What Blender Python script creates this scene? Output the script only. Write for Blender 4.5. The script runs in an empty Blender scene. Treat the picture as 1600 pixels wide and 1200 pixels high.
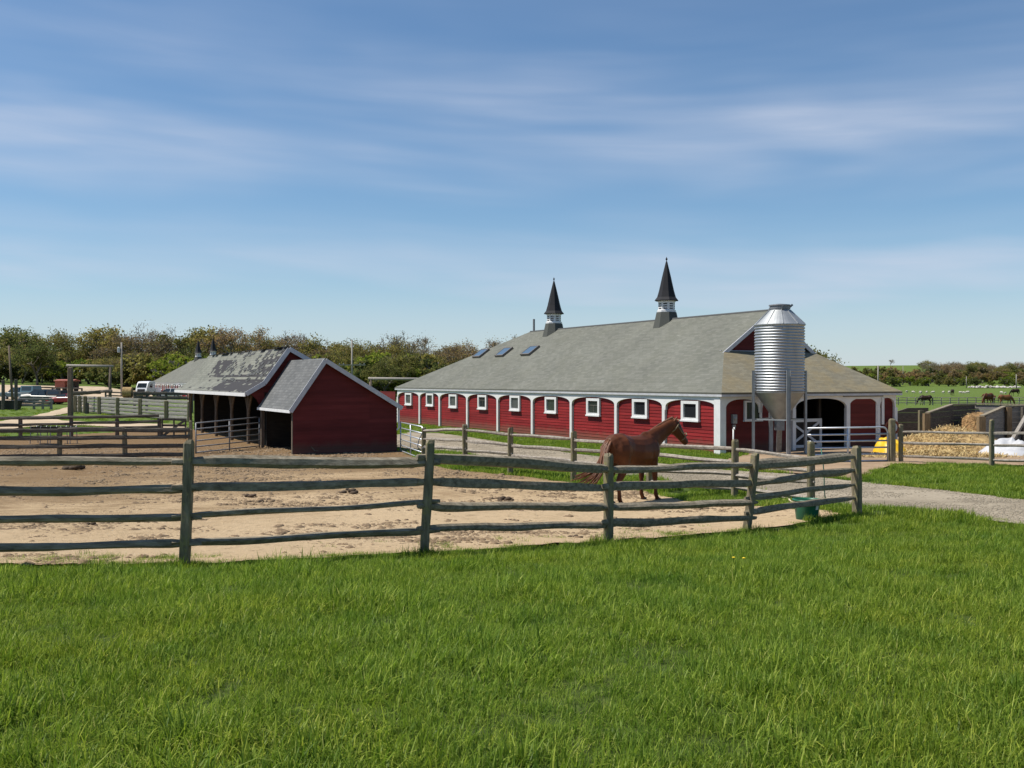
import bpy, bmesh, math, random
import numpy as np
from mathutils import Vector, Matrix, noise as mnoise
from mathutils.geometry import delaunay_2d_cdt
R = math.radians
SC = bpy.context.scene
# ------------------------------------------------------------------ camera, sky, sun, exposure
EYE = 3.0
cam_data = bpy.data.cameras.new('camera'); cam = bpy.data.objects.new('camera', cam_data)
SC.collection.objects.link(cam); SC.camera = cam
cam.location = (0, 0, EYE); cam.rotation_euler = (R(90 - 0.18), 0, 0)
cam_data.lens = 36; cam_data.sensor_width = 36; cam_data.clip_end = 6000
SUN_EL, SUN_AZ = R(60), math.atan2(-1.0, -0.03)          # from the left, high
sd = Vector((math.sin(SUN_AZ) * math.cos(SUN_EL), math.cos(SUN_AZ) * math.cos(SUN_EL), math.sin(SUN_EL)))
sl = bpy.data.lights.new('sun', 'SUN'); sl.energy = 4.2; sl.angle = R(0.53); sl.color = (1, .95, .86)
so = bpy.data.objects.new('sun', sl); SC.collection.objects.link(so)
so.rotation_euler = sd.to_track_quat('Z', 'Y').to_euler(); so.location = (-40, 0, 60)
SC.view_settings.view_transform = 'Standard'; SC.view_settings.look = 'None'
SC.view_settings.gamma = 1; SC.view_settings.exposure = 0.55
W = bpy.data.worlds.new('World'); SC.world = W; W.use_nodes = True

def world():
    nt = W.node_tree; N = nt.nodes; L = nt.links; N.clear()
    out = N.new('ShaderNodeOutputWorld'); bg = N.new('ShaderNodeBackground'); bg.inputs[1].default_value = 0.071
    sky = N.new('ShaderNodeTexSky'); sky.sky_type = 'NISHITA'; sky.sun_disc = False
    sky.sun_elevation = SUN_EL; sky.sun_rotation = SUN_AZ; sky.air_density = 1.0; sky.dust_density = .15; sky.ozone_density = 3.0
    tc = N.new('ShaderNodeTexCoord'); sep = N.new('ShaderNodeSeparateXYZ'); L.new(tc.outputs['Generated'], sep.inputs[0])
    def m(op, a, b=None, c=None):
        n = N.new('ShaderNodeMath'); n.operation = op
        for i, v in enumerate((a, b, c)):
            if v is None: continue
            if isinstance(v, (int, float)): n.inputs[i].default_value = v
            else: L.new(v, n.inputs[i])
        return n.outputs[0]
    az = m('ARCTAN2', sep.outputs[0], sep.outputs[1])
    el = m('ADD', sep.outputs[2], m('MULTIPLY', az, 0.035))
    def noise(sx, sy, oz, sc, det, dist=0.0):
        c = N.new('ShaderNodeCombineXYZ'); L.new(m('MULTIPLY', az, sx), c.inputs[0]); L.new(m('MULTIPLY', el, sy), c.inputs[1]); c.inputs[2].default_value = oz
        n = N.new('ShaderNodeTexNoise'); n.inputs['Scale'].default_value = sc; n.inputs['Detail'].default_value = det
        n.inputs['Roughness'].default_value = .62; n.inputs['Distortion'].default_value = dist
        L.new(c.outputs[0], n.inputs['Vector']); return n.outputs['Fac']
    def ramp(x, stops):
        r = N.new('ShaderNodeValToRGB'); L.new(x, r.inputs[0]); e = r.color_ramp.elements
        r.color_ramp.interpolation = 'EASE'
        e[0].position, e[0].color = stops[0][0], (stops[0][1],) * 3 + (1,)
        e[1].position, e[1].color = stops[-1][0], (stops[-1][1],) * 3 + (1,)
        for p, v in stops[1:-1]:
            k = e.new(p); k.color = (v, v, v, 1)
        return r.outputs[0]
    wob = m('ADD', sep.outputs[2], m('MULTIPLY', m('SUBTRACT', noise(2.2, 3, 3.1, 1.0, 3), .5), .10))
    band = ramp(wob, [(0.0, .62), (.045, .62), (.10, .95), (.135, .34), (.165, .10), (.20, .8), (.245, 1.0), (.285, .4), (.34, .14), (.42, .0)])
    streak = ramp(noise(1.3, 10, 0.7, 1.3, 3, .3), [(.32, .08), (.72, 1)])
    fine = ramp(noise(3.0, 34, 5.7, 1.4, 4, .5), [(.25, .72), (.75, 1)])
    patch = ramp(noise(1.8, 4, 9.3, 1.3, 3), [(.28, .5), (.68, 1)])
    fac = m('MULTIPLY', m('MULTIPLY', band, streak), m('MULTIPLY', fine, patch))
    puff = m('MULTIPLY', ramp(noise(30, 75, 2.2, 1.0, 4), [(.58, 0), (.72, 1)]), ramp(sep.outputs[2], [(.012, 0), (.03, .5), (.055, 0)]))
    fac = m('MINIMUM', m('ADD', m('MULTIPLY', fac, CLOUD), m('MULTIPLY', puff, .35)), .8)
    fac = m('MAXIMUM', fac, ramp(sep.outputs[2], [(0.0, .62), (.04, .42), (.10, .16), (.18, 0)]))
    mix = N.new('ShaderNodeMix'); mix.data_type = 'RGBA'
    tint = N.new('ShaderNodeMix'); tint.data_type = 'RGBA'; tint.blend_type = 'MULTIPLY'; tint.inputs[0].default_value = 1
    L.new(sky.outputs[0], tint.inputs[6]); tint.inputs[7].default_value = (.82, .98, 1.07, 1)
    L.new(fac, mix.inputs[0]); L.new(tint.outputs[2], mix.inputs[6]); mix.inputs[7].default_value = (5.9, 6.45, 7.7, 1)
    L.new(mix.outputs[2], bg.inputs[0]); L.new(bg.outputs[0], out.inputs[0])
CLOUD = .95
world()

# ------------------------------------------------------------------ helpers
def smooth(o):
    o.data.polygons.foreach_set('use_smooth', [True] * len(o.data.polygons))

class MB:
    """collects faces for ONE mesh object"""
    def __init__(s): s.v = []; s.f = []; s.mi = []; s.uv = []
    def face(s, pts, mi=0, uv=None):
        b = len(s.v); s.v += [tuple(p) for p in pts]; s.f.append(tuple(range(b, b + len(pts)))); s.mi.append(mi)
        s.uv.append(uv)
    def add(s, vs, fs, mi=0):
        b = len(s.v); s.v += [tuple(p) for p in vs]
        for f in fs: s.f.append(tuple(i + b for i in f)); s.mi.append(mi); s.uv.append(None)
    def box(s, x0, x1, y0, y1, z0, z1, mi=0):
        s.add([(x0,y0,z0),(x1,y0,z0),(x1,y1,z0),(x0,y1,z0),(x0,y0,z1),(x1,y0,z1),(x1,y1,z1),(x0,y1,z1)],
              [(3,2,1,0),(4,5,6,7),(0,1,5,4),(1,2,6,5),(2,3,7,6),(3,0,4,7)], mi)
    def bar(s, a, b, w, h, mi=0, up=(0, 0, 1)):
        a, b = Vector(a), Vector(b); d = (b - a).normalized(); u = Vector(up)
        if abs(d.dot(u)) > .98: u = Vector((0, 1, 0))
        r = d.cross(u).normalized(); u = r.cross(d)
        vs = [p + r * (w / 2 * sx) + u * (h / 2 * sz) for p in (a, b) for sx, sz in ((-1,-1),(1,-1),(1,1),(-1,1))]
        s.add(vs, [(0,1,2,3),(7,6,5,4),(0,4,5,1),(1,5,6,2),(2,6,7,3),(3,7,4,0)], mi)
    def tube(s, pts, rad, n=8, mi=0, cap=True, ry=None):
        pts = [Vector(p) for p in pts]; m = len(pts)
        if not hasattr(rad, '__len__'): rad = [rad] * m
        if ry is None: ry = rad
        vs = []; pr = None
        for i, p in enumerate(pts):
            d = (pts[min(i + 1, m - 1)] - pts[max(i - 1, 0)])
            d = d.normalized() if d.length > 1e-9 else Vector((0, 0, 1))
            if pr is None:
                u = Vector((0, 0, 1)) if abs(d.z) < .9 else Vector((1, 0, 0))
                pr = d.cross(u).normalized()
            r = (pr - d * pr.dot(d)).normalized(); pr = r; u = r.cross(d)
            for k in range(n):
                a = 2 * math.pi * k / n
                vs.append(p + r * (math.cos(a) * rad[i]) + u * (math.sin(a) * ry[i]))
        fs = [(i*n+k, i*n+(k+1)%n, (i+1)*n+(k+1)%n, (i+1)*n+k) for i in range(m-1) for k in range(n)]
        if cap: fs += [tuple(range(n - 1, -1, -1)), tuple((m-1)*n + k for k in range(n))]
        s.add(vs, fs, mi)
    def lathe(s, prof, n=32, c=(0, 0, 0), mi=0, a0=0.0, cap=True):
        vs = [(c[0] + r*math.cos(a0+2*math.pi*k/n), c[1] + r*math.sin(a0+2*math.pi*k/n), c[2] + z) for r, z in prof for k in range(n)]
        m = len(prof)
        fs = [(i*n+k, i*n+(k+1)%n, (i+1)*n+(k+1)%n, (i+1)*n+k) for i in range(m-1) for k in range(n)]
        if cap: fs += [tuple(range(n-1,-1,-1)), tuple((m-1)*n+k for k in range(n))]
        s.add(vs, fs, mi)
    def slab(s, polys, th, mi=0, mi_side=None, uvs=None):
        """roof planes (lists of 3-D points sharing corners) given a thickness downwards"""
        if mi_side is None: mi_side = mi
        edges = {}
        key = lambda p: tuple(round(c, 4) for c in p)
        for j, P in enumerate(polys):
            P = [Vector(p) for p in P]
            nrm = (P[1] - P[0]).cross(P[2] - P[0]).normalized()
            if nrm.z < 0: P.reverse(); nrm = -nrm
            h = Vector((0, 0, 1)).cross(nrm)
            h = h.normalized() if h.length > 1e-6 else Vector((1, 0, 0))
            w = nrm.cross(h)
            s.face(P, mi, [(p.dot(h), p.dot(w)) for p in P])
            s.face([p - Vector((0, 0, th)) for p in reversed(P)], mi_side)
            for a, b in zip(P, P[1:] + P[:1]):
                k = (key(a), key(b))
                if (k[1], k[0]) in edges: edges.pop((k[1], k[0]))
                else: edges[k] = (a, b)
        d = Vector((0, 0, th))
        for a, b in edges.values(): s.face([a - d, b - d, b, a], mi_side)
    def build(s, name, mats, parent=None, sm=False, loc=None, merge=False):
        me = bpy.data.meshes.new(name); me.from_pydata(s.v, [], s.f)
        if not isinstance(mats, (list, tuple)): mats = [mats]
        for x in mats: me.materials.append(x)
        if len(mats) > 1: me.polygons.foreach_set('material_index', s.mi)
        if any(u is not None for u in s.uv):
            l = me.uv_layers.new(name='UVMap').data; i = 0
            for f, u in zip(s.f, s.uv):
                for k in range(len(f)):
                    if u is not None: l[i].uv = u[k]
                    i += 1
        if sm: me.polygons.foreach_set('use_smooth', [True] * len(me.polygons))
        me.update()
        o = bpy.data.objects.new(name, me); SC.collection.objects.link(o)
        if parent is not None: o.parent = parent
        if loc is not None: o.location = loc
        return o

def tag(o, label=None, cat=None, group=None, kind=None):
    if label: o['label'] = label
    if cat: o['category'] = cat
    if group: o['group'] = group
    if kind: o['kind'] = kind
    return o
def empty(name, loc, label, cat, group=None, rz=0.0, scale=1.0):
    o = bpy.data.objects.new(name, None); SC.collection.objects.link(o)
    o.location = loc; o.rotation_euler = (0, 0, rz); o.scale = (scale,) * 3; o.empty_display_size = .2
    return tag(o, label, cat, group)
def copy_tree(o, parent=None):
    c = o.copy(); SC.collection.objects.link(c)
    if parent is not None: c.parent = parent
    for ch in list(KIDS.get(o.name, [])) or [k for k in o.children]:
        copy_tree(ch, c)
    return c
KIDS = {}

# ------------------------------------------------------------------ terrain
_cp = [  # X, Y, height
 (0,0,1.42),(0,4,1.40),(-6,4,1.38),(6,4,1.35),(0,-10,1.4),(-12,0,1.4),(12,0,1.3),(0,8,1.25),(-5,8,1.22),(5,9,1.08),(4,12,.90),
 (-25,10,.95),(-12,10.8,.97),(-6.5,11.1,.97),(-3.6,11.4,.93),(-1,12.4,.88),(1.37,14.5,.69),(4.0,17,.50),(6.4,19,.48),
 (8.9,17.8,.5),(14,18,.5),(12,10,.95),(9,22,.40),(12,26,.30),(20,22,.36),(6.29,21.5,.40),
 (-3,20,.50),(-8,20,.50),(-10,28,.35),(0,22,.36),(2.4,22.4,.31),(0,27,.3),(-14,36,.28),(-20,36,.28),(-30,36,.3),(-20,20,.5),
 (1.66,27.7,.28),(-.05,29.3,.30),(-1.41,30.9,.32),(-2.98,34.6,.29),(3.36,25.3,.30),(5.05,23.2,.32),
 (-8.5,39.7,.1),(-4.7,41.7,.1),(-18.9,59.8,.1),(-15,61.7,.1),(8.5,41.7,0),(17.2,46.2,0),(-8.1,73.8,-.04),(.6,78.3,0),(0,55,0),
 (13.5,35.6,.15),(15.7,33.5,.15),(20,48,.1),(25,50,.1),(16,44,.05),(30,35,.2),
 (40,90,-.2),(60,150,-.56),(100,200,-.56),(30,150,-.5),(80,340,-.6),(170,340,-.6),(200,520,-.6),(300,520,0),(100,520,-.6),
 (280,900,16),(370,900,17),(450,900,12),(150,900,12),(0,900,10),(600,900,14),(300,1400,14),(0,1400,10),(300,650,3),(350,720,8),(250,720,6),
 (-36,60,.2),(-40,80,.15),(-30,100,.2),(-55,110,.35),(-58,125,.3),(-70,140,.9),(-66,165,2.0),(-82,165,2.1),(-110,160,2.2),(-61,173,.28),(-50,166,.3),(-45,150,.3),
 (-76,185,2.3),(-100,200,2.8),(-60,215,2.5),(-20,215,1.5),(40,215,.5),(-150,200,3),(-200,300,4),(0,400,2),(-200,600,6),(20,120,0),(0,120,0),
 (-400,900,8),(900,900,10),(-900,1500,10),(900,1500,12),(0,-200,1.4),(300,0,0),(-300,0,1),(0,2500,8)]
_P = np.array(_cp, float)
_K = np.sqrt(((_P[:, None, :2] - _P[None, :, :2]) ** 2).sum(-1) + .8)
_n = len(_P); _A = np.zeros((_n + 1, _n + 1)); _A[:_n, :_n] = _K; _A[:_n, _n] = _A[_n, :_n] = 1
_w = np.linalg.solve(_A, np.append(_P[:, 2], 0))
def H(x, y):
    d = np.sqrt((_P[:, 0] - x) ** 2 + (_P[:, 1] - y) ** 2 + .8)
    return float(d @ _w[:-1] + _w[-1])
def Hn(x, y):
    out = np.empty(len(x))
    for i in range(0, len(x), 20000):
        d = np.sqrt((_P[None, :, 0] - x[i:i+20000, None]) ** 2 + (_P[None, :, 1] - y[i:i+20000, None]) ** 2 + .8)
        out[i:i+20000] = d @ _w[:-1] + _w[-1]
    return out
# survey of the photograph: a sight line at depth D, or where it meets the ground
def at(px, py, D): return Vector(((px - 800) / 1600 * D, D, EYE - (py - 595) / 1600 * D))
def on(px, D):
    x = (px - 800) / 1600 * D; return Vector((x, D, H(x, D)))
def gp(px, py, lo=3.0, hi=900.0):
    k = (py - 595) / 1600; D = lo; st = .3
    while D < hi:
        if EYE - k * D <= H((px - 800) / 1600 * D, D): break
        D += st; st = max(.3, D * .02)
    a, b = D - st, D
    for _ in range(24):
        m = (a + b) / 2
        if EYE - k * m <= H((px - 800) / 1600 * m, m): b = m
        else: a = m
    return on(px, b)

# ------------------------------------------------------------------ materials
class NT:
    def __init__(s, name):
        s.m = bpy.data.materials.new(name); s.m.use_nodes = True; s.t = s.m.node_tree; s.N = s.t.nodes; s.L = s.t.links
        s.b = s.N['Principled BSDF']; s.out = s.N['Material Output']; s._c = None
    def coord(s, kind='Object'):
        n = s.N.new('ShaderNodeTexCoord'); return n.outputs[kind]
    def mapped(s, sc=(1, 1, 1), kind='Object', rot=(0, 0, 0)):
        n = s.N.new('ShaderNodeMapping'); n.inputs['Scale'].default_value = sc; n.inputs['Rotation'].default_value = rot
        s.L.new(s.coord(kind), n.inputs[0]); return n.outputs[0]
    def noise(s, scale, detail=5, vec=None, rough=.6, dist=0):
        n = s.N.new('ShaderNodeTexNoise'); n.inputs['Scale'].default_value = scale; n.inputs['Detail'].default_value = detail
        n.inputs['Roughness'].default_value = rough; n.inputs['Distortion'].default_value = dist
        s.L.new(vec if vec is not None else s.coord(), n.inputs['Vector']); return n.outputs['Fac']
    def ramp(s, x, stops):
        r = s.N.new('ShaderNodeValToRGB'); s.L.new(x, r.inputs[0]); e = r.color_ramp.elements
        c = lambda v: (v if hasattr(v, '__len__') else (v, v, v))[:3] + (1,) if not hasattr(v, '__len__') or len(v) == 3 else v
        def col(v): return tuple(v) + (1,) if hasattr(v, '__len__') else (v, v, v, 1)
        e[0].position, e[0].color = stops[0][0], col(stops[0][1])
        e[1].position, e[1].color = stops[-1][0], col(stops[-1][1])
        for p, v in stops[1:-1]: e.new(p).color = col(v)
        return r.outputs[0]
    def mix(s, f, a, b, mode='MIX'):
        n = s.N.new('ShaderNodeMix'); n.data_type = 'RGBA'; n.blend_type = mode
        for i, v in ((0, f), (6, a), (7, b)):
            if isinstance(v, (int, float)): n.inputs[i].default_value = v if i == 0 else (v, v, v, 1)
            elif isinstance(v, tuple): n.inputs[i].default_value = v + (1,) if len(v) == 3 else v
            else: s.L.new(v, n.inputs[i])
        return n.outputs[2]
    def math(s, op, a, b=None):
        n = s.N.new('ShaderNodeMath'); n.operation = op
        for i, v in enumerate((a, b)):
            if v is None: continue
            if isinstance(v, (int, float)): n.inputs[i].default_value = v
            else: s.L.new(v, n.inputs[i])
        return n.outputs[0]
    def bump(s, h, st, dist=.02):
        n = s.N.new('ShaderNodeBump'); n.inputs['Strength'].default_value = st; n.inputs['Distance'].default_value = dist
        s.L.new(h, n.inputs['Height']); s.L.new(n.outputs[0], s.b.inputs['Normal'])
    def fin(s, col=None, rough=.8, metal=0, spec=None):
        if col is not None:
            if isinstance(col, tuple): s.b.inputs['Base Color'].default_value = col + (1,)
            else: s.L.new(col, s.b.inputs['Base Color'])
        if isinstance(rough, (int, float)): s.b.inputs['Roughness'].default_value = rough
        else: s.L.new(rough, s.b.inputs['Roughness'])
        s.b.inputs['Metallic'].default_value = metal
        if spec is not None: s.b.inputs['Specular IOR Level'].default_value = spec
        return s.m

def simple(name, c1, c2, scale=6, rough=.7, metal=0, bump=.0, bscale=40, sc=(1, 1, 1), spec=None, detail=5):
    t = NT(name); v = t.mapped(sc)
    c = t.ramp(t.noise(scale, detail, v), [(.3, c1), (.7, c2)])
    if bump: t.bump(t.noise(bscale, 4, v), bump)
    return t.fin(c, rough, metal, spec)

M = {}
def mats():
    # weathered split timber, silver grey with dark checks and lichen
    def wood(name, a, b, lichen, amt, stretch=(2, 2, 2), dark=.4):
        t = NT(name); v = t.mapped(stretch)
        c = t.ramp(t.noise(5, 7, v, .7), [(.25, tuple(x * dark for x in a)), (.45, a), (.75, b)])
        l = t.ramp(t.noise(9, 5, None, .7), [(.62 - amt, 0), (.72 - amt, 1)])
        l2 = t.math('MULTIPLY', l, .75)
        c = t.mix(l2, c, lichen)
        ch = t.noise(28, 3, t.mapped(tuple(s * 1 for s in stretch)))
        t.bump(ch, .7, .012); return t.fin(c, .9, 0, .2)
    M['rail'] = wood('weathered_rail_wood', (.20, .168, .12), (.39, .34, .26), (.225, .20, .12), .0, (.6, 4, 4), .3)
    M['post'] = wood('weathered_post_wood', (.165, .14, .09), (.32, .275, .19), (.24, .22, .09), .10, (4, 4, .6), .4)
    M['pale_rail'] = wood('pale_rail_wood', (.24, .21, .175), (.46, .41, .35), (.25, .25, .18), -.05, (2, 3, 3), .45)
    M['board'] = wood('brown_board_wood', (.085, .075, .062), (.19, .165, .135), (.16, .165, .09), -.03, (1, 1, 6), .5)
    M['plank'] = wood('grey_plank_wood', (.20, .19, .17), (.36, .34, .31), (.22, .23, .16), -.06, (.7, .7, 8), .55)
    M['timber'] = wood('tan_timber', (.21, .145, .08), (.33, .24, .14), (.26, .23, .14), -.1, (4, 4, .5), .6)
    M['old_post'] = wood('shed_post_wood', (.13, .10, .075), (.24, .19, .15), (.2, .17, .12), -.05, (4, 4, .6), .6)
    def boards(t, c, mud):
        # each board faded its own way, mud thrown up along the foot of the wall
        s = t.N.new('ShaderNodeSeparateXYZ'); t.L.new(t.coord(), s.inputs[0]); k = t.N.new('ShaderNodeCombineXYZ')
        t.L.new(t.math('FLOOR', t.math('DIVIDE', t.math('ADD', s.outputs[2], .05), .145)), k.inputs[0]); t.L.new(t.math('FLOOR', t.math('DIVIDE', t.math('ADD', s.outputs[0], s.outputs[1]), 3.1)), k.inputs[1])
        w = t.N.new('ShaderNodeTexWhiteNoise'); w.noise_dimensions = '2D'; t.L.new(k.outputs[0], w.inputs['Vector'])
        c = t.mix(1.0, c, t.ramp(w.outputs['Value'], [(0, .80), (1, 1.16)]), 'MULTIPLY')
        h = t.math('ADD', s.outputs[2], t.math('MULTIPLY', t.noise(2.5, 6, None, .7), -.55))
        return t.mix(t.ramp(h, [(-.18+.2, .55), (.30, 0)]), c, mud)
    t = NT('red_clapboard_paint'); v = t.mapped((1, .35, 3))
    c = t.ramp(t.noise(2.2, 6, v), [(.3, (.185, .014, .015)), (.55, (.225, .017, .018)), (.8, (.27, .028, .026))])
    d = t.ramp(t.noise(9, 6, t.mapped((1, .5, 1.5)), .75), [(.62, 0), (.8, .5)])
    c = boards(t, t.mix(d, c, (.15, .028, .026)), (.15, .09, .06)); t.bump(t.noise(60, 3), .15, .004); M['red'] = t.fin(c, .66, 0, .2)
    t = NT('shaded_red_clapboard_paint'); v = t.mapped((.35, 1, 3))  # clapboard red darkened for faces turned from the sun: shade put into the colour
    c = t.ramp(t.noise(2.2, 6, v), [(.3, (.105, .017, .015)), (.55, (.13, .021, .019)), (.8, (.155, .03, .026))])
    c = boards(t, c, (.10, .07, .05)); t.bump(t.noise(60, 3), .15, .004); M['shaded_red'] = t.fin(c, .7, 0, .2)
    M['white'] = simple('white_trim_paint', (.64, .635, .63), (.74, .735, .73), 3, .55)
    M['gutter'] = simple('pale_grey_trim', (.42, .42, .44), (.54, .54, .56), 4, .5)
    M['inside'] = simple('shaded_interior_boards', (.018, .014, .011), (.04, .032, .025), 3, .9, sc=(1, 1, 4))  # interior boards nearly black, the indoor shade painted into their colour
    def shingles(name, a, b, pale, course=.14, width=.33, pale_at=.70, tint=None, tint_amt=0):
        t = NT(name); uv = t.coord('UV')
        br = t.N.new('ShaderNodeTexBrick'); br.offset = .37; br.inputs['Scale'].default_value = 1
        br.inputs['Brick Width'].default_value = width; br.inputs['Row Height'].default_value = course
        br.inputs['Mortar Size'].default_value = .006; br.inputs['Mortar Smooth'].default_value = .2
        br.inputs['Color1'].default_value = (0, 0, 0, 1); br.inputs['Color2'].default_value = (1, 1, 1, 1); br.inputs['Mortar'].default_value = (.5, .5, .5, 1)
        t.L.new(uv, br.inputs['Vector'])
        c = t.ramp(br.outputs['Color'], [(0, a), (1, b)])
        mp = t.N.new('ShaderNodeMapping'); mp.inputs['Scale'].default_value = (1.1, 7.0, 1); t.L.new(uv, mp.inputs[0])
        st = t.ramp(t.noise(1.0, 3, mp.outputs[0], .5), [(pale_at, 0), (pale_at + .07, 1)])
        c = t.mix(t.math('MULTIPLY', st, .8), c, pale)
        big = t.ramp(t.noise(.35, 4, uv), [(.3, .86), (.7, 1.1)])
        c = t.mix(1.0, c, big, 'MULTIPLY')
        if tint:
            tn = t.ramp(t.noise(.55, 5, uv, .7), [(.42, 0), (.66, 1)])
            c = t.mix(t.math('MULTIPLY', tn, tint_amt), c, tint)
        dk = t.math('MULTIPLY', br.outputs['Fac'], .55); c = t.mix(dk, c, tuple(x * .45 for x in a))
        sep = t.N.new('ShaderNodeSeparateXYZ'); t.L.new(uv, sep.inputs[0])
        saw = t.math('FRACT', t.math('DIVIDE', sep.outputs[1], course))
        t.bump(t.math('ADD', t.math('MULTIPLY', saw, -.6), t.math('MULTIPLY', t.noise(50, 3, uv), .4)), .6, .012)
        return t, c, uv
    t, c, uv = shingles('grey_green_shingles', (.125, .128, .108), (.165, .165, .142), (.34, .34, .30), tint=(.15, .15, .115), tint_amt=.3); M['shingle'] = t.fin(c, .9, 0, .2)
    t, c, uv = shingles('lichened_tan_shingles', (.17, .155, .115), (.225, .205, .15), (.27, .25, .19), .12, .3, .8, (.27, .205, .10), .55); M['tan_shingle'] = t.fin(c, .92, 0, .15)
    t, c, uv = shingles('dark_grey_shingles', (.105, .108, .108), (.15, .152, .15), (.20, .20, .2), .13, .3, .8); M['dark_shingle'] = t.fin(c, .9, 0, .2)
    t, c, uv = shingles('slate_spire_shingles', (.018, .018, .022), (.034, .034, .04), (.05, .05, .055), .12, .2, .8); M['spire'] = t.fin(c, .75, 0, .3)
    t, c, uv = shingles('cupola_base_shingles', (.10, .105, .095), (.15, .155, .14), (.2, .2, .18), .12, .25, .8); M['cupola_base'] = t.fin(c, .9, 0, .2)
    # the run-in shed's roof: shingles lost in blocks and ragged rows over dark felt
    t, c, uv = shingles('patched_worn_shingles', (.15, .155, .13), (.20, .20, .17), (.29, .29, .26), .14, .42, .72)
    sep = t.N.new('ShaderNodeSeparateXYZ'); t.L.new(uv, sep.inputs[0])
    row = t.math('FLOOR', t.math('DIVIDE', sep.outputs[1], .14))
    cb = t.N.new('ShaderNodeCombineXYZ'); t.L.new(t.math('FLOOR', t.math('DIVIDE', sep.outputs[0], .38)), cb.inputs[0]); t.L.new(t.math('MULTIPLY', row, 1.0), cb.inputs[1])
    wn = t.N.new('ShaderNodeTexWhiteNoise'); wn.noise_dimensions = '2D'; t.L.new(cb.outputs[0], wn.inputs['Vector'])
    reg = t.noise(.24, 3, uv, .55, .3)
    M['_worn'] = (t, c, uv, wn, reg)
    y = t.math('MULTIPLY', sep.outputs[0], -1.0); v = sep.outputs[1]
    def band(x, lo, hi, e=.25):
        return t.math('MULTIPLY', t.ramp(t.math('DIVIDE', t.math('SUBTRACT', x, lo-e), 2*e), [(0, 0), (1, 1)]), t.ramp(t.math('DIVIDE', t.math('SUBTRACT', x, hi-e), 2*e), [(0, 1), (1, 0)]))
    wn1 = t.N.new('ShaderNodeTexWhiteNoise'); wn1.noise_dimensions = '1D'; t.L.new(row, wn1.inputs['W'])
    yw = t.math('ADD', y, t.math('MULTIPLY', t.math('SUBTRACT', wn1.outputs['Value'], .5), .9))
    base = t.ramp(t.math('DIVIDE', yw, 24.0), [(.20, .72), (.42, .70), (.54, .60), (.60, .22), (.70, .05), (1, .0)])
    base = t.math('ADD', base, t.math('MULTIPLY', t.math('MULTIPLY', band(yw, 14.6, 18.4), band(v, 2.75, 3.85, .08)), .75))
    base = t.math('SUBTRACT', base, t.math('MULTIPLY', t.math('MULTIPLY', band(yw, 8.4, 13.0), band(v, 3.45, 4.2, .1)), .5))
    loss = t.math('ADD', t.math('ADD', base, t.math('MULTIPLY', t.math('SUBTRACT', wn1.outputs['Value'], .5), .75)), t.math('ADD', t.math('MULTIPLY', t.math('SUBTRACT', wn.outputs['Value'], .5), .55), t.math('MULTIPLY', t.math('SUBTRACT', reg, .5), .5)))
    mask = t.ramp(loss, [(.535, 0), (.55, 1)])
    c = t.mix(mask, c, (.045, .043, .045)); M['worn'] = t.fin(c, .92, 0, .2); del M['_worn']
    # ground
    t = NT('meadow_grass_ground')
    a = t.noise(.35, 5, None, .6); b = t.noise(4, 5, None, .7); c0 = t.noise(.02, 4, None, .6)
    c = t.ramp(b, [(.25, (.05, .085, .014)), (.5, (.095, .145, .026)), (.78, (.15, .195, .042))])
    c = t.mix(t.ramp(a, [(.35, 0), (.75, .55)]), c, (.14, .165, .042))
    c = t.mix(t.ramp(c0, [(.4, 0), (.7, .4)]), c, (.07, .115, .03))
    sy = t.N.new('ShaderNodeSeparateXYZ'); t.L.new(t.coord(), sy.inputs[0])
    soil = t.ramp(t.noise(6, 6, None, .75), [(.3, (.035, .055, .012)), (.6, (.065, .09, .02)), (.8, (.10, .095, .04))])
    c = t.mix(t.ramp(t.math('DIVIDE', sy.outputs[1], 80.0), [(.24, 0), (.55, 1)]), soil, c)      # thin turf near the viewer shows its soil between blades; farther out the sward is closed
    t.bump(t.noise(14, 5), .9, .05); M['grass_ground'] = t.fin(c, .95, 0, .1)
    t = NT('paddock_dirt')
    a = t.noise(.16, 6, None, .65, .4); b = t.noise(2.6, 7, t.mapped((1, 2.2, 1)), .75); d = t.noise(5.5, 7, t.mapped((1, .8, 1)), .8)
    sp = t.N.new('ShaderNodeSeparateXYZ'); t.L.new(t.coord(), sp.inputs[0])
    far = t.math('MULTIPLY', t.math('SUBTRACT', sp.outputs[1], 21.5), .024)
    lft = t.math('MULTIPLY', t.math('ADD', sp.outputs[0], 1.0), -.014)
    k = t.math('ADD', t.math('ADD', t.math('ADD', a, far), lft), t.math('MULTIPLY', t.math('SUBTRACT', b, .5), .6))
    c = t.ramp(k, [(.42, (.52, .385, .235)), (.55, (.455, .33, .195)), (.68, (.29, .20, .11)), (.92, (.19, .12, .06))])
    c = t.mix(t.ramp(d, [(.54, 0), (.64, .6)]), c, (.20, .135, .075))
    c = t.mix(t.ramp(t.noise(3.2, 4, t.mapped((1, 2.5, 1)), .6), [(.62, 0), (.72, .6)]), c, (.20, .135, .075))
    c = t.mix(t.ramp(t.noise(5.5, 5, None, .7), [(.66, 0), (.76, .5)]), c, (.52, .42, .27))
    t.bump(t.math('ADD', t.math('MULTIPLY', b, 1.0), t.math('MULTIPLY', d, .7)), 1.0, .075); M['dirt'] = t.fin(c, .95, 0, .15)
    def gravel(name, A, B, C):
        t = NT(name); b = t.noise(9, 8, None, .85); a = t.noise(.5, 6, None, .7)
        c = t.ramp(b, [(.3, A), (.5, B), (.75, C)]); c = t.mix(t.ramp(a, [(.42, 0), (.62, .6)]), c, tuple(x * .72 for x in A))
        t.bump(b, .8, .02); return t.fin(c, .95, 0, .15)
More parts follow.
